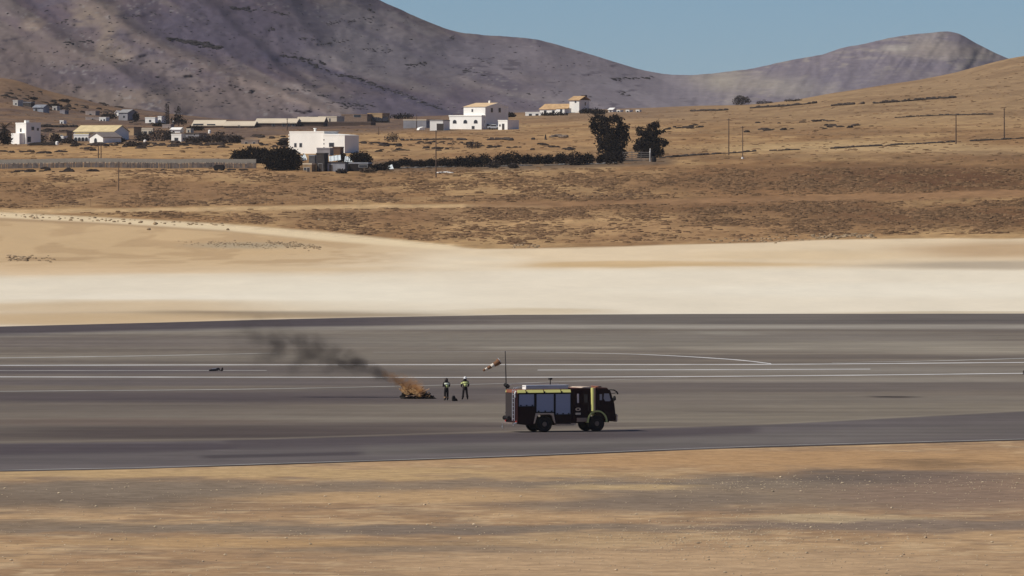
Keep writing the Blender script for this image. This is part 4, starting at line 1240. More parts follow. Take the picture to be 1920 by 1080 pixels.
def vol_nodes(m):
    m.use_nodes = True
    t = m.node_tree
    t.nodes.clear()
    out = t.nodes.new('ShaderNodeOutputMaterial')
    pv = t.nodes.new('ShaderNodeVolumePrincipled')
    t.links.new(pv.outputs[0], out.inputs['Volume'])
    tc = t.nodes.new('ShaderNodeTexCoord')
    sp = t.nodes.new('ShaderNodeSeparateXYZ')
    t.links.new(tc.outputs['Object'], sp.inputs[0])
    def M(op, a, b=None, c=None, clamp=False):
        n = t.nodes.new('ShaderNodeMath')
        n.operation, n.use_clamp = op, clamp
        for i, q in enumerate((a, b, c)):
            if q is None: continue
            if isinstance(q, (int, float)): n.inputs[i].default_value = q
            else: t.links.new(q, n.inputs[i])
        return n.outputs[0]
    def N(scale, detail, vec=None, st=(1, 1, 1), loc=(0, 0, 0)):
        mp = t.nodes.new('ShaderNodeMapping')
        mp.inputs['Scale'].default_value = st
        mp.inputs['Location'].default_value = loc
        n = t.nodes.new('ShaderNodeTexNoise')
        n.inputs['Scale'].default_value, n.inputs['Detail'].default_value = scale, detail
        t.links.new(tc.outputs['Object'], mp.inputs[0])
        t.links.new(mp.outputs[0], n.inputs['Vector'])
        return n.outputs['Fac']
    return t, pv, sp, M, N

def hull(name, sections, mat, loc):
    """a lofted closed hull of rings (x, zc, rz, ry) that holds the vapour"""
    mb = MB()
    n = 12
    v, f = [], []
    for x, zc, rz_, ry in sections:
        for q in range(n):
            a = 2 * math.pi * q / n
            v.append((x, ry * math.cos(a), zc + rz_ * math.sin(a)))
    for i in range(len(sections) - 1):
        for q in range(n):
            q2 = (q + 1) % n
            f.append((i * n + q, (i + 1) * n + q, (i + 1) * n + q2, i * n + q2))
    f += [tuple(range(n)), tuple(range((len(sections) - 1) * n, len(sections) * n))[::-1]]
    mb.add(v, f)
    o = mb.build(name, mat)
    o.location = loc
    return o

# smoke: s metres down wind of the fire; plume height and radius grow with s
m = bpy.data.materials.new('dark smoke')
t, pv, sp, M, N = vol_nodes(m)
x = M('MULTIPLY', sp.outputs[0], -1.0)
zc = M('ADD', M('MULTIPLY', M('POWER', M('MAXIMUM', x, 0.01), .60), .95), .50)
wob = M('MULTIPLY', M('SUBTRACT', N(.45, 2), .5), M('ADD', M('MULTIPLY', x, .16), .5))
rad = M('ADD', M('MULTIPLY', x, .19), .32)
dz = M('DIVIDE', M('ADD', M('SUBTRACT', sp.outputs[2], zc), wob), rad)
dy = M('DIVIDE', sp.outputs[1], M('ADD', rad, .25))
d2 = M('SQRT', M('ADD', M('MULTIPLY', dz, dz), M('MULTIPLY', dy, dy)))
body_ = M('SUBTRACT', 1.25, d2, clamp=False)
puff = M('MULTIPLY', M('SUBTRACT', N(.62, 4, st=(1, 1, 1.25), loc=(3, 1, 2)), .46), 6.6)
den = M('ADD', M('MAXIMUM', M('ADD', M('MULTIPLY', body_, .75), M('SUBTRACT', puff, .55)), 0.0), .13)
fall = M('POWER', 2.718, M('MULTIPLY', x, -.17))
gate = M('MULTIPLY', M('MAXIMUM', M('SUBTRACT', 1.35, d2), 0.0, clamp=True), M('MULTIPLY', M('SUBTRACT', x, .3), 1.2, clamp=True))
t.links.new(M('MULTIPLY', M('MULTIPLY', M('MULTIPLY', den, gate), M('MULTIPLY', fall, M('MULTIPLY', M('SUBTRACT', 14.6, x), .22, clamp=True))), 1.65), pv.inputs['Density'])
pv.inputs['Color'].default_value = (.10, .085, .08, 1)
pv.inputs['Anisotropy'].default_value = .1
secs = [(-.2, .9, .6, .7)] + [(-s, .95 * s ** .60 + .5, .65 + .29 * s, .85 + .24 * s) for s in (1.0, 2.2, 4, 6, 8, 10, 12.5, 15.5)]
sm = hull('smoke', secs, m, place(752, 746) + Vector((0, 0, .05)))
tag(sm, 'thin dark smoke drifting left from the burning heap', 'smoke', kind='stuff')

# flames: hot vapour leaning down wind off the heap
m = bpy.data.materials.new('flame vapour')
t, pv, sp, M, N = vol_nodes(m)
x = M('MULTIPLY', sp.outputs[0], -1.0)
top = M('ADD', M('MULTIPLY', x, .40), .92)
dz = M('DIVIDE', M('SUBTRACT', sp.outputs[2], top), M('SUBTRACT', .90, M('MULTIPLY', x, .15)))
dy = M('DIVIDE', sp.outputs[1], .7)
d2 = M('SQRT', M('ADD', M('MULTIPLY', dz, dz), M('MULTIPLY', dy, dy)))
lick = N(2.6, 4, st=(.8, 1, 1.3))
den = M('MAXIMUM', M('SUBTRACT', M('ADD', M('SUBTRACT', 1.0, d2), M('MULTIPLY', M('SUBTRACT', lick, .5), 3.2)), .12), 0.0)
gate = M('MULTIPLY', M('MULTIPLY', M('SUBTRACT', 1.15, d2, clamp=True), M('MULTIPLY', M('SUBTRACT', 2.75, x), .8, clamp=True)), M('MULTIPLY', M('ADD', x, .9), 1.5, clamp=True))
dd = M('MULTIPLY', den, gate)
t.links.new(M('MULTIPLY', dd, 3.6), pv.inputs['Density'])
pv.inputs['Color'].default_value = (.36, .20, .10, 1)
pv.inputs['Emission Color'].default_value = (1.0, .52, .20, 1)
hot = M('MULTIPLY', M('POWER', 2.718, M('MULTIPLY', x, -1.1)), M('MULTIPLY', dd, M('MULTIPLY', M('SUBTRACT', lick, .30), 2.6)))
t.links.new(M('MULTIPLY', M('MAXIMUM', hot, 0.0), .62), pv.inputs['Emission Strength'])
secs = [(.9, .9, .45, .5), (.5, .85, .75, .8), (0, .95, .85, .9), (-.8, 1.25, .8, .85), (-1.6, 1.6, .65, .75), (-2.5, 2.0, .45, .55), (-2.9, 2.1, .2, .3)]
fl = hull('flames', secs, m, place(778, 748) + Vector((0, -.62, .02)))
TON = bpy.data.materials.new('flame tongue')
TON.use_nodes = True
tt_ = TON.node_tree
bs = tt_.nodes['Principled BSDF']
bs.inputs['Base Color'].default_value = (.20, .11, .05, 1)
bs.inputs['Roughness'].default_value = .9
tc_ = tt_.nodes.new('ShaderNodeTexCoord')
no_ = tt_.nodes.new('ShaderNodeTexNoise')
no_.inputs['Scale'].default_value, no_.inputs['Detail'].default_value = 5.0, 4
cr_ = tt_.nodes.new('ShaderNodeValToRGB')
cr_.color_ramp.elements[0].position, cr_.color_ramp.elements[1].position = .38, .66
cr_.color_ramp.elements[0].color, cr_.color_ramp.elements[1].color = (.03, .012, .006, 1), (1.0, .60, .27, 1)
tt_.links.new(tc_.outputs['Object'], no_.inputs['Vector'])
tt_.links.new(no_.outputs['Fac'], cr_.inputs[0])
tt_.links.new(cr_.outputs[0], bs.inputs['Emission Color'])
bs.inputs['Emission Strength'].default_value = .30
for i in range(24):
    x0 = random.uniform(-.75, .50)
    z0 = random.uniform(.32, .85) * np.interp(x0, [-.9, -.3, .8], [1.2, 1.1, .45])
    L = random.uniform(.35, .95) * np.interp(x0, [-.9, .8], [1.1, .7])
    q = [Vector((x0, random.uniform(-.12, .1), z0))]
    dr = Vector((-.72, 0, .62 + random.uniform(-.25, .3))).normalized()
    for j in range(5):
        q.append(q[-1] + dr * L / 5 + Vector((random.uniform(-.05, .05), 0, random.uniform(-.07, .07))))
    w_ = random.uniform(.05, .12)
    MB().tube(q, [w_ * .6, w_, w_ * .9, w_ * .65, w_ * .4, w_ * .08], 7).build('flame_tongue', TON, fl, True)
tag(fl, 'dull orange flames leaning left off the charred timber heap', 'fire')

# ------------------------------------------------------------------ odds and ends on the tarmac
p = place(405, 696.2)
dk = pm('dark blue black metal', (0.012, 0.011, 0.016), .6, var=.3)
db = thing('wreckage', 'low dark wreckage with a pale blue top on the runway under the smoke', 'wreckage', p + Vector((0, 0, .035)), R(4))
MB().prism([(-.62, .0), (-.64, .10), (-.40, .16), (.0, .19), (.10, .27), (.26, .29), (.36, .18), (.34, .08), (-.1, .0)], -.35, .35).build('shell', dk, db, bevel=.02)
MB().prism([(-.38, .165), (-.02, .196), (-.02, .225), (-.34, .19)], -.25, .25).build('lid', pm('pale blue sheet', (.22, .23, .30), .5), db)
MB().prism([(.46, .0), (.46, .12), (.54, .30), (.62, .32), (.66, .12), (.60, .0)], -.12, .12).build('fin', pm('dark brown fragment', (.02, .014, .012), .7), db, bevel=.01)
MB().tube([(.30, 0, .05), (.50, 0, .05)], .025, 6).build('strut', dk, db)
p = place(1922, 702.5)
rl = thing('edge_light', 'dark runway edge light housing beside the white line at the far right', 'runway light', p + Vector((0, 0, .035)))
MB().tube([(0, 0, 0), (0, 0, .06), (0, 0, .08)], [.26, .24, .16], 14).build('base', dk, rl)
MB().tube([(0, 0, .08), (0, 0, .14), (0, 0, .30), (0, 0, .38)], [.14, .20, .20, .10], 14).build('lamp_head', pm('dark brown housing', (.05, .04, .035), .6), rl)

# ------------------------------------------------------------------ buildings
def pane(parent, x, z, w, h, y, kind='f', arch=False, glass=None, name='window'):
    """a framed opening on a wall: kind f faces -y at plane y, r faces +x at plane y"""
    def prof(w, h, ox):
        if not arch:
            return [(x - w / 2 - ox, z - ox), (x + w / 2 + ox, z - ox), (x + w / 2 + ox, z + h + ox), (x - w / 2 - ox, z + h + ox)]
        pts = [(x - w / 2 - ox, z - ox), (x + w / 2 + ox, z - ox)]
        for k in range(9):
            t = math.pi * k / 8
            pts.append((x + (w / 2 + ox) * math.cos(t), z + h * .5 + (h * .5 + ox) * math.sin(t)))
        return pts
    f = MB()
    g = MB()
    if kind == 'f':
        f.prism(prof(w, h, .07), y - .05, y + .02)
        g.prism(prof(w, h, 0), y - .075, y - .052)
    else:
        f.prism(prof(w, h, .07), y - .02, y + .05, axis='x')
        g.prism(prof(w, h, 0), y + .052, y + .075, axis='x')
    o = f.build(name, FRAMEW, parent)
    g.build('pane', glass or GLASSD, o)
    return o

def site(px, py, back=0.0):
    p = place(px, py)
    return p, F / p.y

def gable(mb, x0, x1, y0, y1, z, rise, ov=.25, th=.16, axis='x'):
    """double pitched roof; ridge along x"""
    if axis == 'x':
        ym = (y0 + y1) / 2
        mb.prism([(y0 - ov, z - ov * rise / (ym - y0)), (ym, z + rise), (y1 + ov, z - ov * rise / (ym - y0)), (y1 + ov, z - ov * rise / (ym - y0) + th), (ym, z + rise + th), (y0 - ov, z - ov * rise / (ym - y0) + th)][::-1], x0 - ov, x1 + ov, axis='x')
    else:
        xm = (x0 + x1) / 2
        mb.prism([(x0 - ov, z - ov * rise / (xm - x0)), (xm, z + rise), (x1 + ov, z - ov * rise / (xm - x0)), (x1 + ov, z - ov * rise / (xm - x0) + th), (xm, z + rise + th), (x0 - ov, z - ov * rise / (xm - x0) + th)], y0 - ov, y1 + ov)
    return mb

def house(label, px0, px1, ptop, pbot, name='house', cat='house', rz=-28, depth=8.0, wall=WHITE, roof='flat', roofmat=None, rise=1.4, wins=(), doors=(), endw=None, group=None, base=None):
    """a plain block house seen between two columns: the long front and the right end are both in view"""
    mid = (px0 + px1) / 2
    p, s = site(mid, pbot if base is None else base)
    if depth < 10 and rz > -40:
        rz -= 10
    r = R(rz)
    span = (px1 - px0) / s
    depth = min(depth, .55 * span / max(abs(math.sin(r)), .05))
    wid = (span - depth * abs(math.sin(r))) / math.cos(r)
    wid = max(wid, 1.2)
    h = (pbot - ptop) / s
    o = thing(name, label, cat, (p.x, p.y + depth * .5, p.z - .15), r, group)
    x0, x1, y0, y1 = -wid / 2, wid / 2, -depth / 2, depth / 2
    hw = h + .15 - (rise if roof in ('gable', 'gabley') else 0)
    if roof == 'gable':
        MB().prism([(y0, -1.5), (y1, -1.5), (y1, hw), ((y0 + y1) / 2, hw + rise - .02), (y0, hw)][::-1], x0, x1, axis='x').build('wall', wall, o)
        gable(MB(), x0, x1, y0, y1, hw, rise).build('roof', roofmat or ROOFP, o)
    elif roof == 'gabley':
        MB().prism([(x0, -1.5), (x1, -1.5), (x1, hw), (0, hw + rise - .02), (x0, hw)], y0, y1).build('wall', wall, o)
        gable(MB(), x0, x1, y0, y1, hw, rise, axis='y').build('roof', roofmat or ROOFP, o)
    else:
        MB().box(x0, x1, y0, y1, -1.5, hw - .3).build('wall', wall, o)
        MB().box(x0 - .06, x1 + .06, y0 - .06, y1 + .06, hw - .298, hw).build('roof', roofmat or wall, o)
    for wn in wins:
        fx, fz, ww, wh = wn[:4]
        if len(wn) > 4 and wn[4] == 'r':
            pane(o, y0 + fx * depth, fz * h, ww, wh, x1, 'r')
        else:
            pane(o, x0 + fx * wid, fz * h, ww, wh, y0, 'f', arch=len(wn) > 4 and wn[4] == 'a')
    for fx, ww, wh in doors:
        pane(o, x0 + fx * wid, .05, ww, wh, y0, 'f', name='door', glass=pm('dark door boards', (0.05, .04, .035), .8))
    return o, (x0, x1, y0, y1, hw, s)

# the long white house on the left
p, s = site(612, 288)
o = thing('white_house', 'long low white house with toothed corner stones above the tin sheds', 'house', (p.x, p.y + 4, p.z - .1), R(-32))
W1, W2 = 66 / s / math.cos(R(32)), 41 / s / math.cos(R(32))
k = 1 / s
xa = -61 * k
MB().box(xa, xa + W1, -4.2, 1.6, -2.2, 40 * k).build('wall', WHITE, o)
MB().box(xa - .05, xa + W1 + .05, -4.25, 1.65, 40 * k + .002, 42.5 * k).build('parapet', WHITE, o)
MB().box(xa + W1 + .002, xa + W1 + W2, -4.6, 1.2, -2.6, 34 * k).build('wall', WHITE, o)
MB().prism([(xa + W1 + .052, 34 * k + .002), (xa + W1 + W2 + .05, 34 * k + .002), (xa + W1 + W2 + .05, 35 * k), (xa + W1 + .052, 38 * k)], -4.65, 1.25).build('parapet', WHITE, o)
mb = MB()
for i in range(5):
    mb.box(xa - .22, xa - .004, -4.3, -3.6, (12 + i * 5.6) * k, (14.8 + i * 5.6) * k)
mb.build('corner_stones', WHITE, o)
mb = MB()
for i in range(4):
    mb.box(xa + W1 + .10, xa + W1 + .36, -4.64, -4.605, (3 + i * 7.4) * k, (5.4 + i * 7.4) * k)
mb.build('corner_stones', pm('dark corner stone', (.10, .09, .09), .9), o)
ch_ = MB().box(xa + W1 * .44, xa + W1 * .44 + .35, -.4, 0, 42.5 * k, 47 * k).build('chimney', WHITE, o)
MB().box(xa + W1 * .44 - .1, xa + W1 * .44 + .45, -.5, .1, 47 * k + .002, 48.5 * k).build('cap', WHITE, ch_)
pane(o, xa + 13.5 * k, 13 * k, .55, .85, -4.2)
pane(o, xa + 25.5 * k, 13 * k, .62, .85, -4.2)
pane(o, xa + W1 + 19 * k, 13.5 * k, 1.25, .85, -4.6)
MB().box(xa + W1 + W2 + .004, xa + W1 + W2 + .6, -3.9, .9, -2.6, -.9).build('plinth', DARKW, o)

# the tall white house with the arched windows
p, s = site(903, 243)
k = 1 / s
a = R(-43)
o = thing('white_house', 'tall white two storey house with three arched windows and a pale orange roof', 'house', (p.x, p.y, p.z - .2), a)
cs = math.cos(a)
Wl, Dl = 61 * k / cs, 31 * k / abs(math.sin(a))
Wm, Dm = 41 * k / cs, 43 * k / abs(math.sin(a))
Hl, Hm = 26 * k, 44 * k
# origin: the near right foot of the lower block
MB().box(-Wl, 0, 0, Dl, -1.5, Hl).build('lower_wall', WHITE, o)
MB().box(-Wl - .12, .12, -.12, Dl + .1, Hl + .002, Hl + .35).build('terrace_parapet', WHITE, o)
MB().prism([(-Wm + .3, -1.5), (.3 - .002, -1.5), (.3 - .002, Hm), (.3 - Wm * 0.5, Hm), (-Wm + .3, Hm)], 1.2, 1.2 + Dm).build('upper_wall', WHITE, o)
mb = MB().prism([(1.0, Hm + .002), (1.2 + Dm + .2, Hm + .002), (1.2 + Dm * .55, Hm + 1.15)][::-1], -Wm + .1, .298, axis='x')
rf = mb.build('roof', pm('pale orange roof', (0.66, 0.47, 0.27), .9, var=.12, scale=.7), o)
MB().box(-Wm * .35, -Wm * .35 + .55, 1.2 + Dm * .5, 1.2 + Dm * .5 + .5, Hm + .8, Hm + 1.75).build('chimney', WHITE, rf)
MB().prism([(1.2, Hm), (1.2 + Dm, Hm), (1.2 + Dm * .55, Hm + 1.1)][::-1], .302, .42, axis='x').build('gable_wall', WHITE, o)
for fx in (.17, .50, .82):
    pane(o, -Wl * (1 - fx), 13 * k, 1.35, .95, 0, 'f', arch=True)
pane(o, -Wl * .26, .4, 1.0, .75, 0, 'f', name='cellar_door')
pane(o, -Wm * .56, Hl + 1.3, .5, .7, 1.2)
pane(o, 1.2 + Dm * .28, Hl + 1.15, .75, 1.15, .3, 'r')
pane(o, 1.2 + Dm * .62, Hl + 1.15, .8, 1.2, .3, 'r')
pane(o, Dl * .22, 2.0, .6, .7, 0, 'r')
pane(o, Dl * .8, 1.9, .8, .8, 0, 'r')

# its outbuildings and yard
house('low flat white outhouse with a dark garage mouth left of the tall white house', 806, 843, 225, 245, 'garage', 'garage', -8, 6, WHITE, 'flat', pm('grey roof felt', (.3, .29, .28)), doors=[(.80, 2.0, 2.0)])
house('long grey shed with a flat pale edge behind the white outhouse', 756, 812, 224, 240, 'shed', 'shed', -6, 7, GREYW, 'flat', ROOFP)
house('small white box shaped outhouse with a grey end right of the tall white house', 934, 973, 225, 243, 'outhouse', 'outhouse', -38, 8, WHITE, 'flat', doors=[(.55, .9, 1.7)], wins=[(.2, .4, .5, .5)])
p, s = site(789, 245)
bt = thing('covered_boat', 'white covered boat parked on the ground left of the garage', 'boat', p, R(25))
MB().prism([(-1.0, .1), (-.7, .75), (.3, 1.05), (.95, 1.0), (1.0, .35), (.6, .12)], -.8, .8).build('hull', WHITE, bt, bevel=.12)
MB().tube([(-.6, -.6, -.1), (-.6, -.6, .25)], .06, 6).tube([(.5, -.6, -.1), (.5, -.6, .25)], .06, 6).tube([(-.6, .6, -.1), (-.6, .6, .25)], .06, 6).tube([(.5, .6, -.1), (.5, .6, .25)], .06, 6).build('stand', DARKW, bt)
for cpx, lab in ((918, 'dark parked car in the shade of the tall white house'), (928, 'grey parked car beside the small white outhouse')):
    p, s = site(cpx, 243)
    c = thing('parked_car', lab, 'car', p + Vector((0, 1.5, 0)), R(-30), 'cars beside the tall white house')
    cm = pm('dark car paint', (.03, .03, .035), .3, spec=.5) if cpx == 918 else pm('grey car paint', (.30, .31, .33), .3, spec=.5)
    MB().prism([(-2, .35), (-2.05, .85), (-1.2, .95), (-.7, 1.45), (.7, 1.45), (1.3, .92), (2, .8), (2.05, .35)], -.8, .8).build('body', cm, c, bevel=.06)
    MB().prism([(-1.05, .97), (-.65, 1.38), (.65, 1.38), (1.1, .97)], -.812, .812).build('window', GLASSD, c)
    for wx in (-1.25, 1.25):
        for sy in (-1, 1):
            MB().lathe_y([(.05, sy * .82), (.32, sy * .82), (.32, sy * .62), (.05, sy * .62)], wx, .32, 14).build('wheel', BLK, c)

# the farm on the rise
p, s = site(1052, 213)
k = 1 / s
o = thing('farmhouse', 'white farmhouse with orange tiled roofs and a square tower on the rise', 'farmhouse', (p.x, p.y + 4, p.z - .3), R(-30))
x0, x1 = -33 * k, 26 * k
MB().prism([(-4, -1.5), (4, -1.5), (4, 10 * k), (0, 19 * k), (-4, 10 * k)][::-1], x0, x1, axis='x').build('wall', WHITE, o)
gable(MB(), x0, x1, -4, 4, 10 * k, 9.2 * k).build('roof', TILE, o)
for fx in (.2, .5, .72):
    pane(o, x0 + (x1 - x0) * fx, 3 * k, .9, .8, -4)
MB().box(x1 - 9 * k, x1 + 9 * k, -8.5, -4.004, -1.5, 10 * k).build('porch_wall', WHITE, o)
MB().box(x1 - 9.5 * k, x1 + 9.5 * k, -8.6, -4.004, 10 * k + .002, 11.2 * k).build('porch_roof', TILE, o)
pane(o, x1 + 2 * k, .6, .7, 1.2, -8.5, name='door')
xt = x1 + 2 * k
tw = MB().box(xt, xt + 21 * k, -3.0, 3.8, -1.5, 27 * k).build('tower_wall', WHITE, o)
gable(MB(), xt, xt + 21 * k, -3, 3.8, 27.2 * k, 6.5 * k, ov=.35).build('tower_roof', TILE, o)
pane(o, xt + 13 * k, 22 * k, .5, .5, -3.0)
pane(o, 1.0, 17 * k, .6, 1.0, xt + 21 * k, 'r')
MB().box(xt + 12 * k, xt + 20 * k, 1.0, 2.6, 31 * k, 36.5 * k).build('chimney', pm('dark soot brick', (.06, .05, .05)), o)
house('low crumbling white wall with dark openings left of the farmhouse', 985, 1018, 210, 217, 'garden_wall', 'wall', -6, 1.2, WHITE, 'flat', wins=[(.3, .1, .9, .6), (.7, .1, .9, .6)])

# far white buildings beyond the trees
for px0, px1, t_, b_, lab in ((1141, 1156, 203, 210, 'small far white shed with a slanted roof, leftmost of the specks beyond the big trees'), (1157, 1168, 206, 210, 'low far pale shed between the slanted white shed and the flat ones'), (1174, 1186, 206, 210, 'far flat white building in the middle of the specks beyond the big trees'), (1194, 1201, 206, 210, 'tiny far white hut, last of the specks beyond the big trees')):
    house(lab, px0, px1, t_, b_, 'shed', 'shed', -15, 3, WHITE, 'gable' if px0 == 1141 else 'flat', WHITE, rise=.5, wins=[(.5, .2, .6, .4)])

# long sheds along the foot of the mountain
house('long low beige roofed barn with a wavy roof edge at the mountain foot', 360, 425, 226, 240, 'barn', 'barn', -4, 16, BROWNW, 'gable', ROOFP, rise=1.6, wins=[(.2, .2, 3.0, .9), (.62, .3, 2.4, .6)])
house('short beige roofed barn joined to the wavy barn on its right', 420, 482, 228, 240, 'barn', 'barn', -4, 14, BROWNW, 'gable', ROOFP, rise=1.3, wins=[(.5, .2, .6, .6)])
house('brown block shed with a row of dark openings behind the white house', 478, 562, 223, 238, 'shed', 'shed', -4, 16, BROWNW, 'gable', ROOFP, rise=1.3, wins=[(.45, .15, .7, .8), (.70, .15, .8, 1.0), (.82, .15, .8, 1.0), (.94, .15, .8, 1.0)])
house('long low dark brown barn with a cream roof strip behind the white house', 556, 612, 220, 237, 'barn', 'barn', -3, 16, pm('dark brown barn wall', (.085, .055, .042), .9), 'gable', ROOFP, rise=1.4)
house('square cream block building with a dark joint in its front', 597, 645, 216, 231, 'building', 'building', -6, 8, CREAM, 'flat', wins=[(.62, .0, .35, 1.9)], base=233)
house('long low brown wall like shed running right from the cream block', 606, 704, 228, 236, 'shed', 'shed', -3, 6, pm('dark brown barn wall', (.085, .055, .042), .9), 'flat', pm('brown roof edge', (.14, .10, .08)))
house('wide brown flat building behind the cream block', 640, 700, 212, 228, 'building', 'building', -4, 8, pm('mid brown wall', (.24, .165, .115), .9), 'flat', wins=[(.62, .72, 2.2, .7)], base=230)
house('ochre cubic building with a dark shaded front at the mountain foot', 689, 730, 209, 227, 'building', 'building', -6, 8, OCHRE, 'flat', base=230)
p, s = site(712, 230)
o = thing('solar_panel_rack', 'black panel rack standing before the ochre building', 'panel rack', p + Vector((0, -1, 0)), R(-4))
for i in range(3):
    MB().add([(-2.4 + i * 1.65, 0, .5), (-.85 + i * 1.65, 0, .5), (-.85 + i * 1.65, .8, 1.7), (-2.4 + i * 1.65, .8, 1.7), (-2.4 + i * 1.65, .06, .46), (-.85 + i * 1.65, .06, .46), (-.85 + i * 1.65, .86, 1.66), (-2.4 + i * 1.65, .86, 1.66)],
             [(0, 1, 2, 3), (7, 6, 5, 4), (0, 4, 5, 1), (2, 6, 7, 3), (1, 5, 6, 2), (0, 3, 7, 4)]).build('panel', GLASSD, o)
MB().box(-2.4, 2.4, .5, .6, -.2, .5).box(-2.4, 2.4, .9, 1.0, -.2, 1.4).build('frame', DARKW, o)

# the village on the left
o, (x0, x1, y0, y1, hw, s) = house('white two storey block house beside the palm at the left edge', 28, 76, 230, 270, 'house', 'house', -58, 6.2, WHITE, 'flat', wins=[(.2, .12, .9, 1.3, 'r'), (.45, .68, .7, .8, 'r'), (.8, .66, .5, .6, 'r'), (.5, .6, .7, .8)])
MB().box(x0 + .5, x1 - .6, y0 - 1.6, y0 - .004, -1.5, hw * .52).build('porch', WHITE, o)
MB().box(x0 + .8, x0 + 1.6, y0 + 2, y0 + 3, hw + .002, hw + .6).build('chimney', WHITE, o)
o, q = house('long house with a straw yellow roof and ochre left wing in the village', 138, 240, 236, 262, 'house', 'house', -16, 8, WHITE, 'gable', TILEY, rise=1.5, wins=[(.66, .38, 1.0, .9)])
MB().box(q[0] + .3, q[0] + 4.6, q[2] - .35, q[2] - .004, 0, q[4] - .35).build('ochre_wing', pm('ochre yellow wall', (.52, .40, .17), .9), o)
MB().box(q[0] + 4.62, q[0] + 8.6, q[2] - .25, q[2] - .004, 1.4, q[4] - .30).build('wall_shade', pm('brown wall shade', (.13, .09, .06), .9), o)  # shaded middle of the wall, its shade put into the brown colour
house('little white gable fronted house with an arched door in the village', 167, 226, 249, 268, 'house', 'house', -36, 9, WHITE, 'gabley', pm('grey brown roof', (.22, .18, .16)), rise=1.1, wins=[(.45, .08, 1.0, 1.15, 'a')])
house('low white arcade wall with dark arches left of the little gabled house', 138, 168, 252, 265, 'arcade_wall', 'wall', -5, 1.0, WHITE, 'flat', wins=[(.14, .08, .75, .95, 'a'), (.38, .08, .75, .95, 'a'), (.62, .08, .75, .95, 'a'), (.86, .08, .75, .95, 'a')])
house('small white house in two steps at the foot of the brown slope', 272, 300, 220, 231, 'house', 'house', -8, 5, WHITE, 'flat', base=231, wins=[(.5, .3, .6, .6)])
house('white cube house with a dark round opening joined right of the stepped house', 296, 311, 217, 231, 'house', 'house', -10, 4, WHITE, 'flat', base=232, wins=[(.45, .2, 1.0, .9, 'a')])
house('grey shed with a slanted roof on the slope above the village', 222, 256, 206, 226, 'shed', 'shed', -18, 6, GREYW, 'gable', pm('grey roof felt', (.3, .29, .28)), rise=.9, wins=[(.6, .3, .7, .7)])
house('narrow white wall like hut at the left of the slanted grey shed', 216, 226, 208, 218, 'hut', 'hut', -10, 2, WHITE, 'gabley', WHITE, rise=.6)
house('pale square hut high on the brown slope at the far left', 24, 42, 188, 199, 'hut', 'hut', -12, 4, pm('dusty white wall', (.5, .47, .42)), 'flat', wins=[(.6, .3, .5, .5)])
house('bluish tin shack on the slope right of the pale hut', 62, 91, 197, 210, 'shack', 'shack', -10, 5, TIN, 'gable', TIN, rise=.8, wins=[(.3, .2, .7, .8)])
house('dark lean-to with a black mouth between pale hut and tin shack', 42, 64, 191, 200, 'lean_to', 'shed', -5, 4, DARKW, 'flat', GREYW)
house('low ruined stone hut on the village slope', 160, 186, 208, 216, 'hut', 'hut', -8, 4, pm('pinkish stone wall', (.32, .26, .23)), 'flat', wins=[(.5, .1, .8, .5)])
house('long ruined stone wall with gaps below the stone hut', 160, 206, 218, 224, 'stone_wall', 'wall', -5, .8, pm('pinkish stone wall', (.32, .26, .23)), 'flat', base=225, wins=[(.3, .1, .5, .5), (.7, .1, .7, .5)])
house('low grey stone pen on the slope right of the tin shack', 112, 128, 206, 214, 'stone_pen', 'pen', -12, 3, pm('grey stone wall', (.25, .23, .24)), 'flat')
o, q = house('white house with one square window below the barns', 321, 350, 251, 266, 'house', 'house', -10, 4, WHITE, 'flat', wins=[(.5, .12, .95, .9)])
house('grey wing with a flat roof right of the white square window house', 348, 386, 250, 266, 'shed', 'shed', -10, 5, GREYW, 'flat', DARKW)
house('white sloping wall top behind the square window house', 320, 344, 240, 249, 'outhouse', 'outhouse', -8, 3, WHITE, 'gable', WHITE, rise=.5)
house('small cream square hut between white outhouse and wavy barn', 351, 361, 241, 249, 'hut', 'hut', -8, 3, CREAM, 'flat', wins=[(.5, .3, .4, .5)])
house('brown ochre shed at the right end of the yellow roofed house', 240, 264, 238, 254, 'shed', 'shed', -14, 5, OCHRE, 'flat', BROWNW)
house('pale broken wall behind the grey bushes right of the ochre shed', 264, 288, 240, 252, 'garden_wall', 'wall', -6, .8, CREAM, 'flat', wins=[(.35, .1, .9, .8), (.75, .1, .7, .8)])
for px, py, lab in ((107, 272, 'white water tank on the ground between the palm house and the arcade'), (272, 269, 'white water tank at the field edge left of the grey bushes'), (393, 250, 'pair of white tanks'), (325, 232, 'tiny white tank right of the stepped white house')):
    p, s = site(px, py)
    if px == 393:
        lab = 'white water tank standing on the bank under the wavy barn'
    tk = thing('water_tank', lab, 'water tank', p, 0, 'white water tanks in the village')
    MB().tube([(0, 0, -.1), (0, 0, .75), (0, 0, .92)], [.40, .40, .22], 14).build('drum', WHITE, tk)
    MB().tube([(0, 0, .92), (0, 0, 1.0)], [.15, .14], 10).build('lid', GREYW, tk)

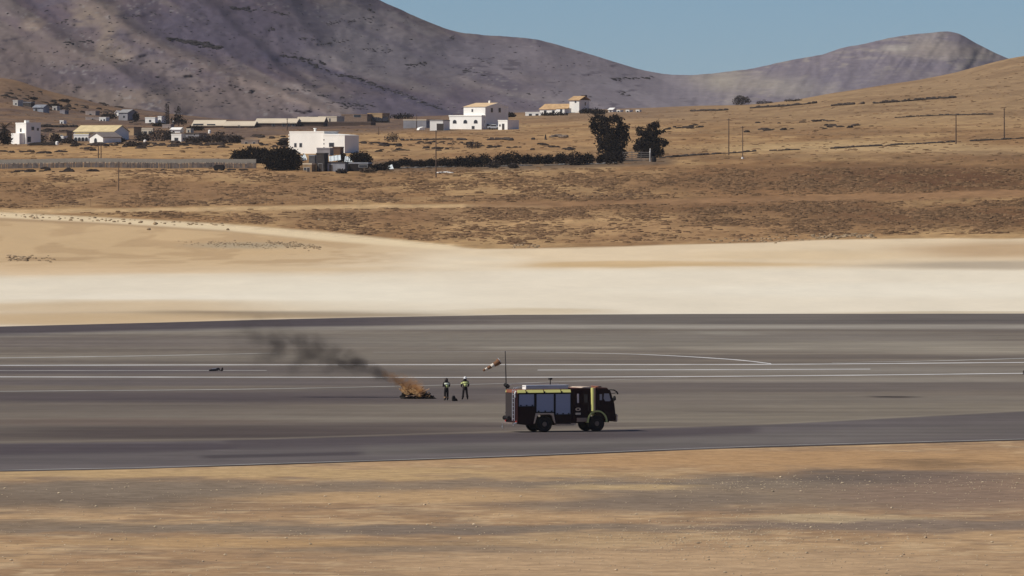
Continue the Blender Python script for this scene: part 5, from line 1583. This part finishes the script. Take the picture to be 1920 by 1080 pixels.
house('small pale hut right of the tin shack with a dark doorway', 98, 112, 199, 207, 'hut', 'hut', -8, 3, pm('dusty white wall', (.5, .47, .42)), 'flat', wins=[(.5, .1, .6, .8)])
house('low white ruin just under the narrow white hut', 186, 204, 219, 226, 'ruin', 'ruin', -8, 3, WHITE, 'flat', base=227, wins=[(.3, .1, .5, .5), (.75, .2, .5, .5)])
house('tiny white hut alone on the brown slope above the palm house', 113, 123, 226, 232, 'hut', 'hut', -8, 2.5, WHITE, 'flat', wins=[(.5, .2, .4, .5)])
house('pinkish rubble walled pen right of the stepped white house', 304, 326, 232, 239, 'stone_pen', 'pen', -8, 3, pm('pinkish stone wall', (.32, .26, .23)), 'flat', base=240)
house('low tan building behind the round brown bush', 92, 134, 247, 262, 'outhouse', 'outhouse', -8, 4, pm('tan block wall', (.34, .23, .13), .9, var=.2), 'flat', BROWNW, wins=[(.7, .3, .6, .7)])
house('white small outhouse at the left foot of the arcade wall', 112, 124, 255, 266, 'outhouse', 'outhouse', -10, 3, WHITE, 'flat', wins=[(.5, .2, .5, .7)])
house('long pale low wall of the field behind the left carob tree', 452, 486, 262, 270, 'garden_wall', 'wall', -6, .8, pm('dusty brown wall', (.26, .2, .16)), 'flat', wins=[(.3, .1, .7, .5), (.75, .1, .6, .5)])

# the tin sheds below the white house
house('small tan block shed at the left end of the shed row', 568, 592, 306, 322, 'shed', 'shed', -6, 3, pm('tan block wall', (.34, .23, .13), .9, var=.2), 'flat', ROOFP, doors=[(.6, .5, .9)], wins=[(.25, .3, .5, .4)])
house('tall dark boarded shed in the shed row', 593, 615, 287, 322, 'shed', 'shed', -5, 3, DARKW, 'flat', DARKW, doors=[(.5, .8, 1.7)])
house('dark grey lean-to behind the tan block shed', 579, 596, 290, 308, 'lean_to', 'shed', -6, 2.4, pm('dark grey boards', (.10, .095, .095), .9), 'flat', TIN)
house('grey tin walled shed in the middle of the shed row', 614, 655, 304, 322, 'shed', 'shed', -5, 3.5, TIN, 'flat', pm('dark shed eaves', (.06, .055, .055)), doors=[(.2, .7, 1.5)])
house('black open fronted shed at the right end of the shed row', 654, 697, 305, 322, 'shed', 'shed', -5, 3, pm('soot black boards', (.015, .012, .012), .95), 'flat', TIN, wins=[(.75, .55, 1.8, .45)])
house('rusty brown water cistern just below the white house', 624, 644, 275, 290, 'cistern', 'cistern', -4, 3, pm('rusty brown sheet', (.13, .075, .045), .9), 'flat')
house('grey plastered terrace block below the white house corner', 594, 625, 277, 292, 'terrace_block', 'wall', -5, 3, GREYW, 'flat')
for (px, py, wq, hq, an, lab) in ((628, 297, 22, 13, 18, 'pale slanting tin sheet on the shed row, left of the two'), (654, 299, 15, 14, -14, 'pale slanting tin sheet on the shed row beside the dark bush'), (570, 296, 9, 15, 60, 'curved pale tin sheet at the edge of the big dark bush'), (732, 312, 10, 12, 55, 'pale leaning board at the left end of the hedge')):
    p, s = site(px, 318)
    k = 1 / s
    sh = thing('tin_sheet', lab, 'tin sheet', (p.x, p.y - .6, p.z + (318 - py) * k if px != 732 else p.z + .4), 0)
    M = Matrix.Rotation(R(-an * .4), 4, 'Y') @ Matrix.Rotation(R(38), 4, 'X')
    mb = MB()
    n = 10
    v = []
    for i in range(n + 1):
        xx = (-.5 + i / n) * wq * k
        zz = .05 * math.sin(i * 2.1)
        v += [(xx, -hq * k * .6, zz), (xx, hq * k * .6, zz), (xx, -hq * k * .6, zz - .03), (xx, hq * k * .6, zz - .03)]
    f = [g for i in range(n) for g in ((i * 4, i * 4 + 4, i * 4 + 5, i * 4 + 1), (i * 4 + 2, i * 4 + 3, i * 4 + 7, i * 4 + 6))]
    mb.add(v, f, M)
    mb.build('sheet', pm('pale tin', (.60, .64, .64), .5, var=.12), sh)
    mb = MB()
    for sx in (-.4, .4):
        mb.tube([(sx * wq * k, .2, 0), (sx * wq * k, .2, -(318 - py) * k if px != 732 else -.6)], .05, 6)
    mb.build('prop', WOODP, sh)

# fences, gate, posts
def slat_fence():
    o = thing('slat_fence', 'long grey weathered fence of thin upright slats across the left field', 'fence', place(240, 316))
    base = Vector(o.location)
    ya, yb = place(-60, 316).y, place(480, 316).y
    pts = []
    for px in range(-60, 481, 20):
        yy = ya + (yb - ya) * (px + 60) / 540.0
        xx = (px - 960) / F * yy
        pts.append(Vector((xx, yy, float(gz(xx, yy)[0]))))
    mb, po = MB(), MB()
    for i in range(len(pts) - 1):
        a, b = pts[i] - base, pts[i + 1] - base
        for q in range(22):
            if random.random() < .08: continue
            t = (q + random.random() * .5) / 22
            c = a + (b - a) * t
            hgt = random.uniform(.85, 1.25)
            wd = random.uniform(.03, .075)
            mb.box(c.x - wd, c.x + wd, c.y - .02, c.y + .02, c.z - .1, c.z + hgt)
    rail = MB()
    for z in (.25, 1.02):
        for i in range(len(pts) - 1):
            a, b = pts[i] - base, pts[i + 1] - base
            rail.add([a + Vector((0, .05, z)), b + Vector((0, .05, z)), b + Vector((0, .05, z + .1)), a + Vector((0, .05, z + .1)), a + Vector((0, .10, z)), b + Vector((0, .10, z)), b + Vector((0, .10, z + .1)), a + Vector((0, .10, z + .1))],
                     [(0, 1, 2, 3), (7, 6, 5, 4), (3, 2, 6, 7), (0, 4, 5, 1)])
    mb.build('slats', pm('silver weathered slats', (.17, .145, .13), .9, var=.4, scale=1.2), o)
    rail.build('rail', pm('pale weathered rail', (.40, .37, .32), .9, var=.2), o)
    lo, up_ = MB(), MB()
    for i in range(len(pts) - 1):
        a, b = pts[i] - base, pts[i + 1] - base
        up_.add([a + Vector((0, .12, 1.16)), b + Vector((0, .12, 1.16)), b + Vector((0, .12, 1.95)), a + Vector((0, .12, 1.95)), a + Vector((0, .15, 1.16)), b + Vector((0, .15, 1.16)), b + Vector((0, .15, 1.95)), a + Vector((0, .15, 1.95))],
                [(0, 1, 2, 3), (7, 6, 5, 4), (3, 2, 6, 7), (0, 4, 5, 1)])
    up_.build('upper_panel', pm('dusty grey windbreak cloth', (.27, .245, .205), .95, var=.08, scale=1.5), o)
    for i, q in enumerate(pts):
        c = q - base
        MB().box(c.x - .06, c.x + .06, c.y + .16, c.y + .28, c.z - .3, c.z + 2.0).build('post', pm('silver weathered slats', (.26, .24, .22)), o)
slat_fence()

def rail_gate():
    p, s = site(1193, 303)
    k = 1 / s
    o = thing('rail_fence', 'grey wooden fence of five rails under the right hand big tree', 'fence', p)
    for i in range(5):
        z = (2 + i * 3.6) * k
        MB().box(-26 * k, 26 * k, -.04, .04, z, z + .14).build('rail', WOODD, o)
    for x in (-25, -8, 9, 25):
        MB().box(x * k - .06, x * k + .06, .045, .16, -.3, 19 * k).build('post', WOODD, o)
    p, s = site(1219, 303)
    g = thing('gate_post', 'pale white topped post at the right end of the rail fence', 'post', p)
    MB().tube([(0, 0, -.3), (0, 0, 20 / s), (0, 0, 24 / s)], [.16, .15, .09], 10).build('shaft', pm('pale post', (.45, .42, .38), .8), g)
    MB().tube([(0, 0, 17 / s), (.02, 0, 24.5 / s)], [.17, .10], 10).build('cap', WHITE, g)
    p, s = site(1226, 304)
    g = thing('oil_drum', 'black oil drum beside the pale post', 'drum', p)
    MB().tube([(0, 0, -.05), (0, 0, .3), (0, 0, .34), (0, 0, .62), (0, 0, .66), (0, 0, 1.1)], [.5, .5, .53, .53, .5, .5], 16).build('drum', BLK, g)
    MB().tube([(0, 0, 1.1), (0, 0, 1.16)], [.52, .52], 16).build('lid', DARKW, g)
rail_gate()

POLES = [(222.5, 358, 303, .085, 'dark pole standing alone in the front field left of the sheds'), (184.5, 298, 268, .10, 'left pole of the close pair behind the slat fence'), (189.5, 297, 267, .10, 'right pole of the close pair behind the slat fence'),
         (562.5, 285, 256, .10, 'left pole of the pair in front of the long white house'), (572.5, 282, 245, .11, 'right pole of the pair in front of the long white house'), (817.5, 333, 245, .11, 'tall brown pole rising through the hedge'),
         (538.5, 245, 222, .11, 'thin pole by the brown block shed'), (1366.5, 291, 222, .10, 'dark pole in the right field, left of the pair'), (1392.5, 298, 237, .08, 'lighter pole in the right field with a white foot'),
         (1792.5, 270, 214, .12, 'nearest dark pole on the far right slope'), (1883, 260, 203, .12, 'last pole at the right edge of the slope'), (781, 240, 214, .10, 'thin pole behind the covered boat'), (710, 253, 238, .08, 'short pole in the field left of the garage'), (316, 232, 196, .22, 'faint tall mast behind the stepped white house')]
for px, pb, pt, r, lab in POLES:
    p, s = site(px, pb)
    h = (pb - pt) / s
    o = thing('utility_pole', lab, 'pole', p, random.random() * 3, 'utility poles across the fields')
    MB().tube([(0, 0, -.5), (0, 0, h * .5), (0, 0, h)], [r * 1.25, r * 1.05, r * .8], 8).build('shaft', WOODP, o)
    MB().tube([(-.30, 0, h - .25), (.30, 0, h - .25)], .045, 6).build('cross_arm', WOODP, o)
    for q in (-.27, .27):
        MB().tube([(q, 0, h - .22), (q, 0, h - .08)], [.03, .045], 6).build('insulator', TIN, o)
    if px == 1392.5:
        MB().box(-.18, .18, -.18, .18, -.2, .35).build('foot', WHITE, o)

def wire_fence():
    o = thing('wire_fence', 'faint wire fence on thin posts along the dirt track in the front field', 'fence', place(900, 381))
    base = Vector(o.location)
    pts = []
    for px in range(20, 1241, 30):
        p = place(px, float(np.interp(px, [0, 300, 620, 900, 1240], [391, 387, 384, 381, 372])))
        pts.append(p - base)
        c = pts[-1]
        MB().tube([(c.x, c.y, c.z - .2), (c.x, c.y, c.z + 1.25)], [.022, .018], 6).build('post', WOODP, o)
    mb = MB()
    for z in (.5, .9, 1.18):
        mb.tube([q + Vector((0, 0, z)) for q in pts], .004, 4)
    mb.build('wire', TIN, o)
wire_fence()

# dry stone walls on the right hand ridge and in the upper field
STONE = pm('dark field stone', (0.06, 0.045, 0.037), 1.0, var=.4, scale=.9)
def stone_wall(label, pts, h, mat=STONE):
    P = [place(a, b) for a, b in pts]
    base = P[len(P) // 2]
    mb = MB()
    for i in range(len(P) - 1):
        n = max(3, int((P[i + 1] - P[i]).length / .9))
        for q in range(n):
            if vnoise(np.array(q * .13 + i * 7.0), np.array(h * 9)) < .22: continue
            c = P[i].lerp(P[i + 1], (q + random.random() * .4) / n)
            c.z = float(gz(c.x, c.y)[0])
            hh = h * .75 * random.uniform(.5, 1.2)
            mb.lump(c - base + Vector((0, 0, hh * .35)), (random.uniform(.5, .9), .4, hh * .6), 6, 3, .25)
    o = mb.build('stone_wall', mat)
    o.location = base
    return tag(o, label, 'wall')
stone_wall('dark dry stone wall on the ridge below the far bush, left stretch', [(1296, 209), (1340, 208), (1378, 206)], .8)
stone_wall('dark dry stone wall on the ridge, long middle stretch', [(1396, 204), (1450, 201), (1500, 197), (1558, 191)], 1.0)
stone_wall('dark dry stone wall climbing the right ridge to its end cairn', [(1560, 199), (1620, 195), (1680, 192), (1740, 187), (1792, 184)], 1.1)
stone_wall('broken row of dark stones in the field before the tall white house', [(754, 264), (800, 263), (850, 262), (880, 263)], .7)
stone_wall('heap of dark stones at the right of the broken stone row', [(918, 263), (940, 262), (960, 264)], .9)
stone_wall('low dark stone bank along the track on the right slope, left stretch', [(1240, 297), (1330, 290), (1420, 284), (1500, 281)], .55)
stone_wall('low dark stone bank along the track on the right slope, right stretch', [(1560, 279), (1680, 272), (1800, 266), (1920, 260)], .55)
stone_wall('thin dark stone line high on the right slope', [(1680, 221), (1760, 217), (1860, 215)], .6)
stone_wall('long dark terrace wall behind the village houses', [(76, 238), (110, 239), (145, 238)], 1.2)
stone_wall('grey stone edging along the front of the hedge', [(700, 316), (800, 315), (900, 313), (1000, 311), (1100, 309), (1160, 306)], .45, pm('grey field stone', (.13, .12, .11), 1.0, var=.4))
stone_wall('pale rubble heap at the foot of the tall brown pole', [(822, 326), (835, 325), (848, 326)], .5, pm('pale rubble', (.55, .50, .44), 1.0, var=.4))
stone_wall('pale dark edged stone heap in the field left of the big trees', [(1034, 258), (1048, 256), (1062, 258)], .9, pm('brown rubble', (.16, .12, .09), 1.0, var=.6))
p, s = site(1023, 262)
ps = thing('stone_marker', 'short dark upright stone marker in the field left of the stone heap', 'stone', p)
MB().prism([(-.22, -.2), (.24, -.2), (.20, .7), (.05, 1.35), (-.15, 1.25), (-.25, .5)], -.18, .18).build('slab', STONE, ps, bevel=.04)
MB().lump((.05, -.3, .05), (.4, .3, .25), 7, 3, .2).build('foot_stone', STONE, ps)
p, s = site(1000, 262)
bo = MB().lump((0, 0, .2), (.55, .4, .4), 8, 4, .2).build('boulder', STONE)
bo.location = p
tag(bo, 'single dark boulder in the field before the small white outhouse', 'boulder')

# wrecks by the slat fence
for px, py, lab, w_, h_ in ((411, 320, 'black derelict trailer at the right end of the slat fence', 20, 11), (391, 314, 'low dark cart on the ground left of the derelict trailer', 18, 8)):
    p, s = site(px, py)
    k = 1 / s
    o = thing('derelict_trailer', lab, 'trailer', p, R(-8))
    MB().prism([(-w_ / 2 * k, .35), (-w_ / 2 * k, h_ * k * .8), (-w_ * .2 * k, h_ * k), (w_ * .4 * k, h_ * k), (w_ / 2 * k, h_ * k * .5), (w_ / 2 * k, .35)], -.7, .7).build('body', pm('soot black boards', (.015, .012, .012)), o, bevel=.05)
    for wx in (-w_ * .3 * k, w_ * .3 * k):
        for sy in (-1, 1):
            MB().lathe_y([(.05, sy * .84), (.3, sy * .84), (.3, sy * .72), (.05, sy * .72)], wx, .3, 12).build('wheel', BLK, o)
    MB().tube([(w_ / 2 * k, 0, .4), (w_ / 2 * k + .9, 0, .3)], .05, 6).build('drawbar', DARKW, o)

# ------------------------------------------------------------------ trees and shrubs
def foliage(blobs, n, size, droop=0.0, flat=False, seed=0, gap=0.0):
    """many small leaf sprays spread through the crown; blobs are (x, y, z, rx, ry, rz)"""
    g = np.random.default_rng(seed)
    B = np.asarray(blobs, float)
    vol = B[:, 3] * B[:, 4] * B[:, 5]
    pr = vol ** .75 / (vol ** .75).sum()
    vs, fs = [], []
    for i in range(n):
        b = B[g.choice(len(B), p=pr)]
        d = g.normal(size=3)
        d /= np.linalg.norm(d) + 1e-6
        rr = (.35 + .65 * g.random() ** .45) * (1 + .16 * g.normal())
        c = b[:3] + d * b[3:] * rr
        if flat and c[2] < .03: c[2] = .03 + .1 * g.random()
        if gap and vnoise(np.array(c[0] * 1.1 + seed), np.array(c[2] * 1.1 + c[1])) < gap: continue
        s = size * (.5 + 1.0 * g.random())
        a = g.normal(size=3)
        a[2] = a[2] * .6 - droop
        a /= np.linalg.norm(a) + 1e-6
        q = g.normal(size=3)
        q -= a * q.dot(a)
        q /= np.linalg.norm(q) + 1e-6
        o = len(vs)
        vs += [tuple(c), tuple(c + a * s * .5 + q * s * .34), tuple(c + a * s * 1.15), tuple(c + a * s * .5 - q * s * .34)]
        fs.append((o, o + 1, o + 2, o + 3))
    m = MB()
    m.v, m.f = vs, fs
    return m

LF_D = leaf_mat('dark evergreen leaves', (0.008, 0.006, 0.004), .5)
LF_T = leaf_mat('tamarisk leaves', (0.013, 0.009, 0.007), .5)
LF_G = leaf_mat('dusty grey leaves', (0.050, 0.039, 0.034), .5)
LF_B = leaf_mat('dry brown leaves', (0.10, 0.072, 0.05), .4)
BARK = pm('dark bark', (0.035, 0.026, 0.021), .95, var=.3, scale=3)

def tree(label, name, px, pb, blobs_px, n, size, mat, trunk, cat='tree', droop=.4, gap=.25, seed=1, group=None):
    """blobs in pixels of the photo round the foot: (dx, up, rx, rz)"""
    p, s = site(px, pb)
    o = thing(name, label, cat, p, 0, group)
    k = 1 / s
    bl = [(a * k, ((i * 37) % 7 - 3) * .22 * c * k, b * k, c * k, c * k * .85, d * k) for i, (a, b, c, d) in enumerate(blobs_px)]
    foliage(bl, n, size, droop, True, seed, gap).build('crown', mat, o)
    mb = MB()
    top = max(b[2] for b in bl)
    mb.tube([(0, 0, -.4), (trunk * .3, 0, top * .22), (-trunk * .4, .1, top * .5)], [trunk, trunk * .75, trunk * .5], 8)
    for b in bl:
        st = Vector((0, 0, min(top * .3, b[2] * .5)))
        e = Vector(b[:3])
        mid_ = st.lerp(e, .5) + Vector((0, 0, .12 * (e - st).length))
        mb.tube([st, mid_, e, e + (e - mid_) * .6], [trunk * .45, trunk * .3, trunk * .18, trunk * .06], 6)
    mb.build('trunk', BARK, o)
    return o

tree('big dark feathery tree left of the pair beside the rail fence', 'tamarisk_tree', 1146, 302,
     [(0, 22, 22, 22), (-8, 40, 22, 18), (12, 44, 20, 20), (-20, 62, 18, 14), (2, 66, 20, 14), (22, 60, 12, 18), (-32, 68, 10, 8), (-36, 78, 8, 6), (-12, 80, 14, 7), (8, 80, 10, 8), (18, 72, 8, 12), (14, 16, 14, 16), (-18, 30, 8, 20), (-24, 84, 8, 5), (0, 8, 24, 8)], 10500, .42, LF_T, .42, droop=.8, gap=.30, seed=3)
tree('dark ragged tree right of the pair beside the rail fence', 'tamarisk_tree', 1215, 296,
     [(2, 14, 18, 14), (-2, 28, 22, 12), (18, 30, 16, 9), (30, 28, 9, 6), (-22, 18, 9, 6), (4, 44, 14, 10), (-14, 54, 10, 7), (8, 58, 9, 8), (16, 64, 6, 6), (22, 50, 10, 4), (24, 14, 6, 10), (-4, 46, 16, 6), (0, 6, 20, 6)], 7600, .40, LF_T, .36, droop=.8, gap=.28, seed=5)
tree('rounded dark bush on the skyline of the right ridge', 'skyline_bush', 1390, 196, [(0, 8, 14, 8), (-8, 7, 9, 7), (9, 9, 9, 6), (0, 12, 12, 6)], 1100, .40, leaf_mat('hazy brown leaves', (.055, .045, .042), .3), .18, 'bush', .2, .15, 7)
tree('small shrubs cluster on the skyline right of the rounded bush', 'skyline_bush', 1428, 195, [(-5, 3, 6, 3), (4, 4, 4, 4), (14, 3, 9, 2)], 350, .35, leaf_mat('hazy brown leaves', (.055, .045, .042), .3), .08, 'bush', .2, .15, 8)
tree('low shrub on the skyline further right along the ridge', 'skyline_bush', 1490, 190, [(-10, 2, 10, 2), (6, 2.5, 9, 2.5)], 300, .35, leaf_mat('hazy brown leaves', (.055, .045, .042), .3), .08, 'bush', .2, .15, 9)
tree('wide black green tree, left of the two beside the sheds', 'carob_tree', 472, 306, [(-18, 14, 18, 12), (4, 18, 24, 12), (24, 16, 16, 12), (-30, 10, 10, 8), (10, 8, 24, 9)], 4200, .40, LF_D, .3, droop=.1, gap=.05, seed=11)
tree('largest black green tree, hard against the tan block shed', 'carob_tree', 530, 320, [(-18, 20, 20, 18), (8, 22, 26, 20), (22, 16, 16, 16), (-30, 26, 12, 10), (0, 34, 26, 8), (-4, 8, 28, 9)], 6200, .40, LF_D, .36, droop=.1, gap=.04, seed=12)
tree('dark rounded bush behind the right end of the shed row', 'carob_tree', 676, 318, [(0, 20, 18, 12), (-8, 24, 12, 8), (10, 18, 12, 12)], 2400, .34, LF_D, .2, droop=.1, gap=.05, seed=13)
tree('small dark bush between the two pale tin sheets', 'carob_tree', 641, 316, [(0, 16, 8, 10), (2, 22, 6, 6)], 700, .3, LF_D, .12, 'bush', .1, .05, 14)

HEDGE = [(712, 318, 22, 13), (735, 314, 18, 14), (760, 310, 22, 14), (786, 312, 18, 13), (808, 312, 16, 15), (836, 311, 22, 17), (862, 311, 16, 19), (884, 312, 18, 23), (908, 311, 18, 24), (940, 310, 19, 24), (962, 308, 20, 25), (988, 306, 16, 17), (1008, 306, 14, 17), (1028, 306, 14, 17), (1052, 306, 15, 20), (1078, 308, 22, 24), (1102, 306, 16, 20), (1130, 304, 14, 15), (1152, 306, 22, 25)]
NTH = ['first', 'second', 'third', 'fourth', 'fifth', 'sixth', 'seventh', 'eighth', 'ninth', 'tenth', 'eleventh', 'twelfth', 'thirteenth', 'fourteenth', 'fifteenth', 'sixteenth', 'seventeenth', 'eighteenth', 'last']
for i, (px, pb, w_, h_) in enumerate(HEDGE):
    tree(f'dark rounded hedge shrub, {NTH[i]} from the left between the sheds and the rail fence', 'hedge_shrub', px, pb + 2, [(0, h_ * .52, w_ * .72, h_ * .50), (-w_ * .45, h_ * (.36 + .02 * (i % 4)), w_ * .45, h_ * .40), (w_ * .45, h_ * (.44 - .03 * (i % 3)), w_ * .45, h_ * .40)], 1300, .30, LF_D if i % 3 else LF_T, .1, 'shrub', .0, .06, 30 + i, 'dark shrubs in the long hedge')
for i, (px, pb, w_, h_, lab) in enumerate([(925, 315, 22, 14, 'lower grey brown shrub before the hedge, left of the two'), (962, 316, 16, 10, 'lower grey brown shrub before the hedge, right of the two'), (690, 324, 26, 9, 'dry brown bush at the right foot of the black shed'), (640, 325, 18, 8, 'dry brown bush before the grey tin shed'), (735, 266, 24, 17, 'large bare grey bush in the field left of the garage'), (890, 278, 30, 13, 'spreading dry grey bush in the field before the stone heap')]):
    tree(lab, 'dry_bush', px, pb, [(0, h_ * .5, w_ * .5, h_ * .5), (-w_ * .3, h_ * .35, w_ * .3, h_ * .35), (w_ * .3, h_ * .35, w_ * .3, h_ * .35)], 650, .26, LF_G if i != 2 else LF_B, .08, 'bush', .0, .2, 60 + i, 'dry bushes in the fields')
VB = [(72, 268, 26, 19, 'grey brown bush in front of the white block house'), (104, 266, 15, 15, 'round brown bush right of the white block house'), (128, 268, 20, 9, 'low brown bush under the yellow roofed house'), (120, 255, 24, 9, 'dull bush behind the round brown bush'),
      (222, 266, 22, 8, 'low dark bush right of the little gabled house'), (250, 274, 28, 8, 'low brown bush at the field edge left of a white tank'), (268, 264, 24, 15, 'grey bush right of the ochre shed'), (298, 264, 32, 22, 'tall grey bush left of the square window house'), (318, 262, 18, 16, 'grey bush touching the square window house'),
      (362, 267, 22, 12, 'grey bush in front of the grey wing'), (386, 267, 26, 15, 'large grey bush right of the grey wing'), (412, 268, 24, 20, 'grey brown bush below the wavy barn'), (436, 268, 24, 17, 'grey brown bush right of the one below the wavy barn'), (448, 267, 12, 12, 'dark small bush at the right end of the grey bushes'),
      (530, 272, 14, 8, 'dark small bush in the field left of the long white house'), (205, 222, 26, 10, 'dark bush beside the slanted grey shed'), (255, 226, 8, 14, 'narrow dark bush at the right wall of the slanted grey shed'), (300, 236, 20, 6, 'low dark bush before the stepped white house'), (100, 200, 24, 6, 'dark scrub patch right of the tin shack'),
      (62, 186, 12, 4, 'dark scrub patch above the pale hut'), (120, 190, 20, 4, 'dark scrub patch above the tin shack'), (366, 244, 26, 8, 'dark bush in the shade of the wavy barn'), (755, 222, 34, 10, 'far dark green bushes left of the tall white house'), (957, 219, 14, 8, 'dark bush behind the tall white house'), (1100, 212, 22, 9, 'dark bushes at the right foot of the farmhouse'), (1122, 214, 24, 10, 'dark rounded bush between farmhouse and big trees'), (1040, 216, 40, 6, 'low dark planting along the farmhouse front')]
for i, (px, pb, w_, h_, lab) in enumerate(VB):
    mt = LF_G if 'grey' in lab and 'dark' not in lab else (LF_T if 'dark' in lab else leaf_mat('brown village leaves', (.048, .034, .027), .4) if 'brown village leaves' not in MATS else MATS['brown village leaves'])
    tree(lab, 'village_bush', px, pb + 1, [(0, h_ * .55, w_ * .55, h_ * .55), (-w_ * .34, h_ * .42, w_ * .34, h_ * .42), (w_ * .34, h_ * .44, w_ * .34, h_ * .44)], 700, .40, mt, .09, 'bush', .0, .12, 90 + i, 'bushes around the village')
tree('tall thin dark tree behind the stepped white house', 'slender_tree', 335, 236, [(0, 14, 10, 9), (-3, 26, 6, 8), (1, 33, 4, 4), (8, 8, 9, 6), (-8, 10, 8, 7)], 900, .38, LF_T, .16, 'tree', .2, .15, 130)
tree('faint grey slender tree left of the tall thin tree', 'slender_tree', 312, 236, [(0, 12, 6, 10), (1, 28, 4, 9), (0, 38, 3, 5)], 380, .36, leaf_mat('faint grey leaves', (.075, .062, .062), .2), .12, 'tree', .2, .25, 131)

# the palm at the left edge
p, s = site(8, 272)
pal = thing('palm_tree', 'dark shaggy palm tree at the left edge before the white block house', 'palm', p)
k = 1 / s
MB().tube([(0, 0, -.4), (.1, 0, 12 * k), (0, .1, 30 * k)], [.34, .30, .26], 9).build('trunk', BARK, pal)
g = np.random.default_rng(44)
for f_ in range(26):
    az, el0 = g.random() * 6.28, g.uniform(-.3, 1.25)
    L = g.uniform(2.0, 3.1)
    mb = MB()
    prev, d = Vector((0, .1, 30 * k)), Vector((math.cos(az) * math.cos(el0), math.sin(az) * math.cos(el0), math.sin(el0)))
    side = Vector((-math.sin(az), math.cos(az), 0))
    for j in range(9):
        nx = prev + d * L / 9
        d = (d + Vector((0, 0, -.16))).normalized()
        ww = .42 * math.sin(math.pi * (j + 1.3) / 11)
        for sg in (-1, 1):
            for q in (0, .5):
                c = prev.lerp(nx, q)
                tip = c + side * sg * ww * 1.3 + d * .25 + Vector((0, 0, -.18))
                mb.add([c, c + d * .09, tip], [(0, 1, 2)])
        mb.tube([prev, nx], [.03, .025], 4, cap=False)
        prev = nx
    mb.build('frond', LF_T, pal)
foliage([(-.2, 0, 2.0, 1.5, 1.2, 1.6), (.6, .2, 1.3, 1.2, 1, 1.1)], 900, .4, .4, True, 4, .1).build('skirt', LF_T, pal)

# ------------------------------------------------------------------ the air
m = bpy.data.materials.new('dusty air')
m.use_nodes = True
t = m.node_tree
t.nodes.clear()
out = t.nodes.new('ShaderNodeOutputMaterial')
pv = t.nodes.new('ShaderNodeVolumePrincipled')
pv.inputs['Density'].default_value = 1.7e-5
pv.inputs['Color'].default_value = (.86, .88, .95, 1)
pv.inputs['Anisotropy'].default_value = 0.0
t.links.new(pv.outputs[0], out.inputs['Volume'])
zs = [max(v.co.z for v in o.data.vertices) for o in bpy.data.objects if o.type == 'MESH' and o.name.startswith('mountain')]
hz = MB().box(-24000, 24000, -1500, 13500, -1.0, max(zs) + 6).build('haze', m)
tag(hz, kind='stuff')
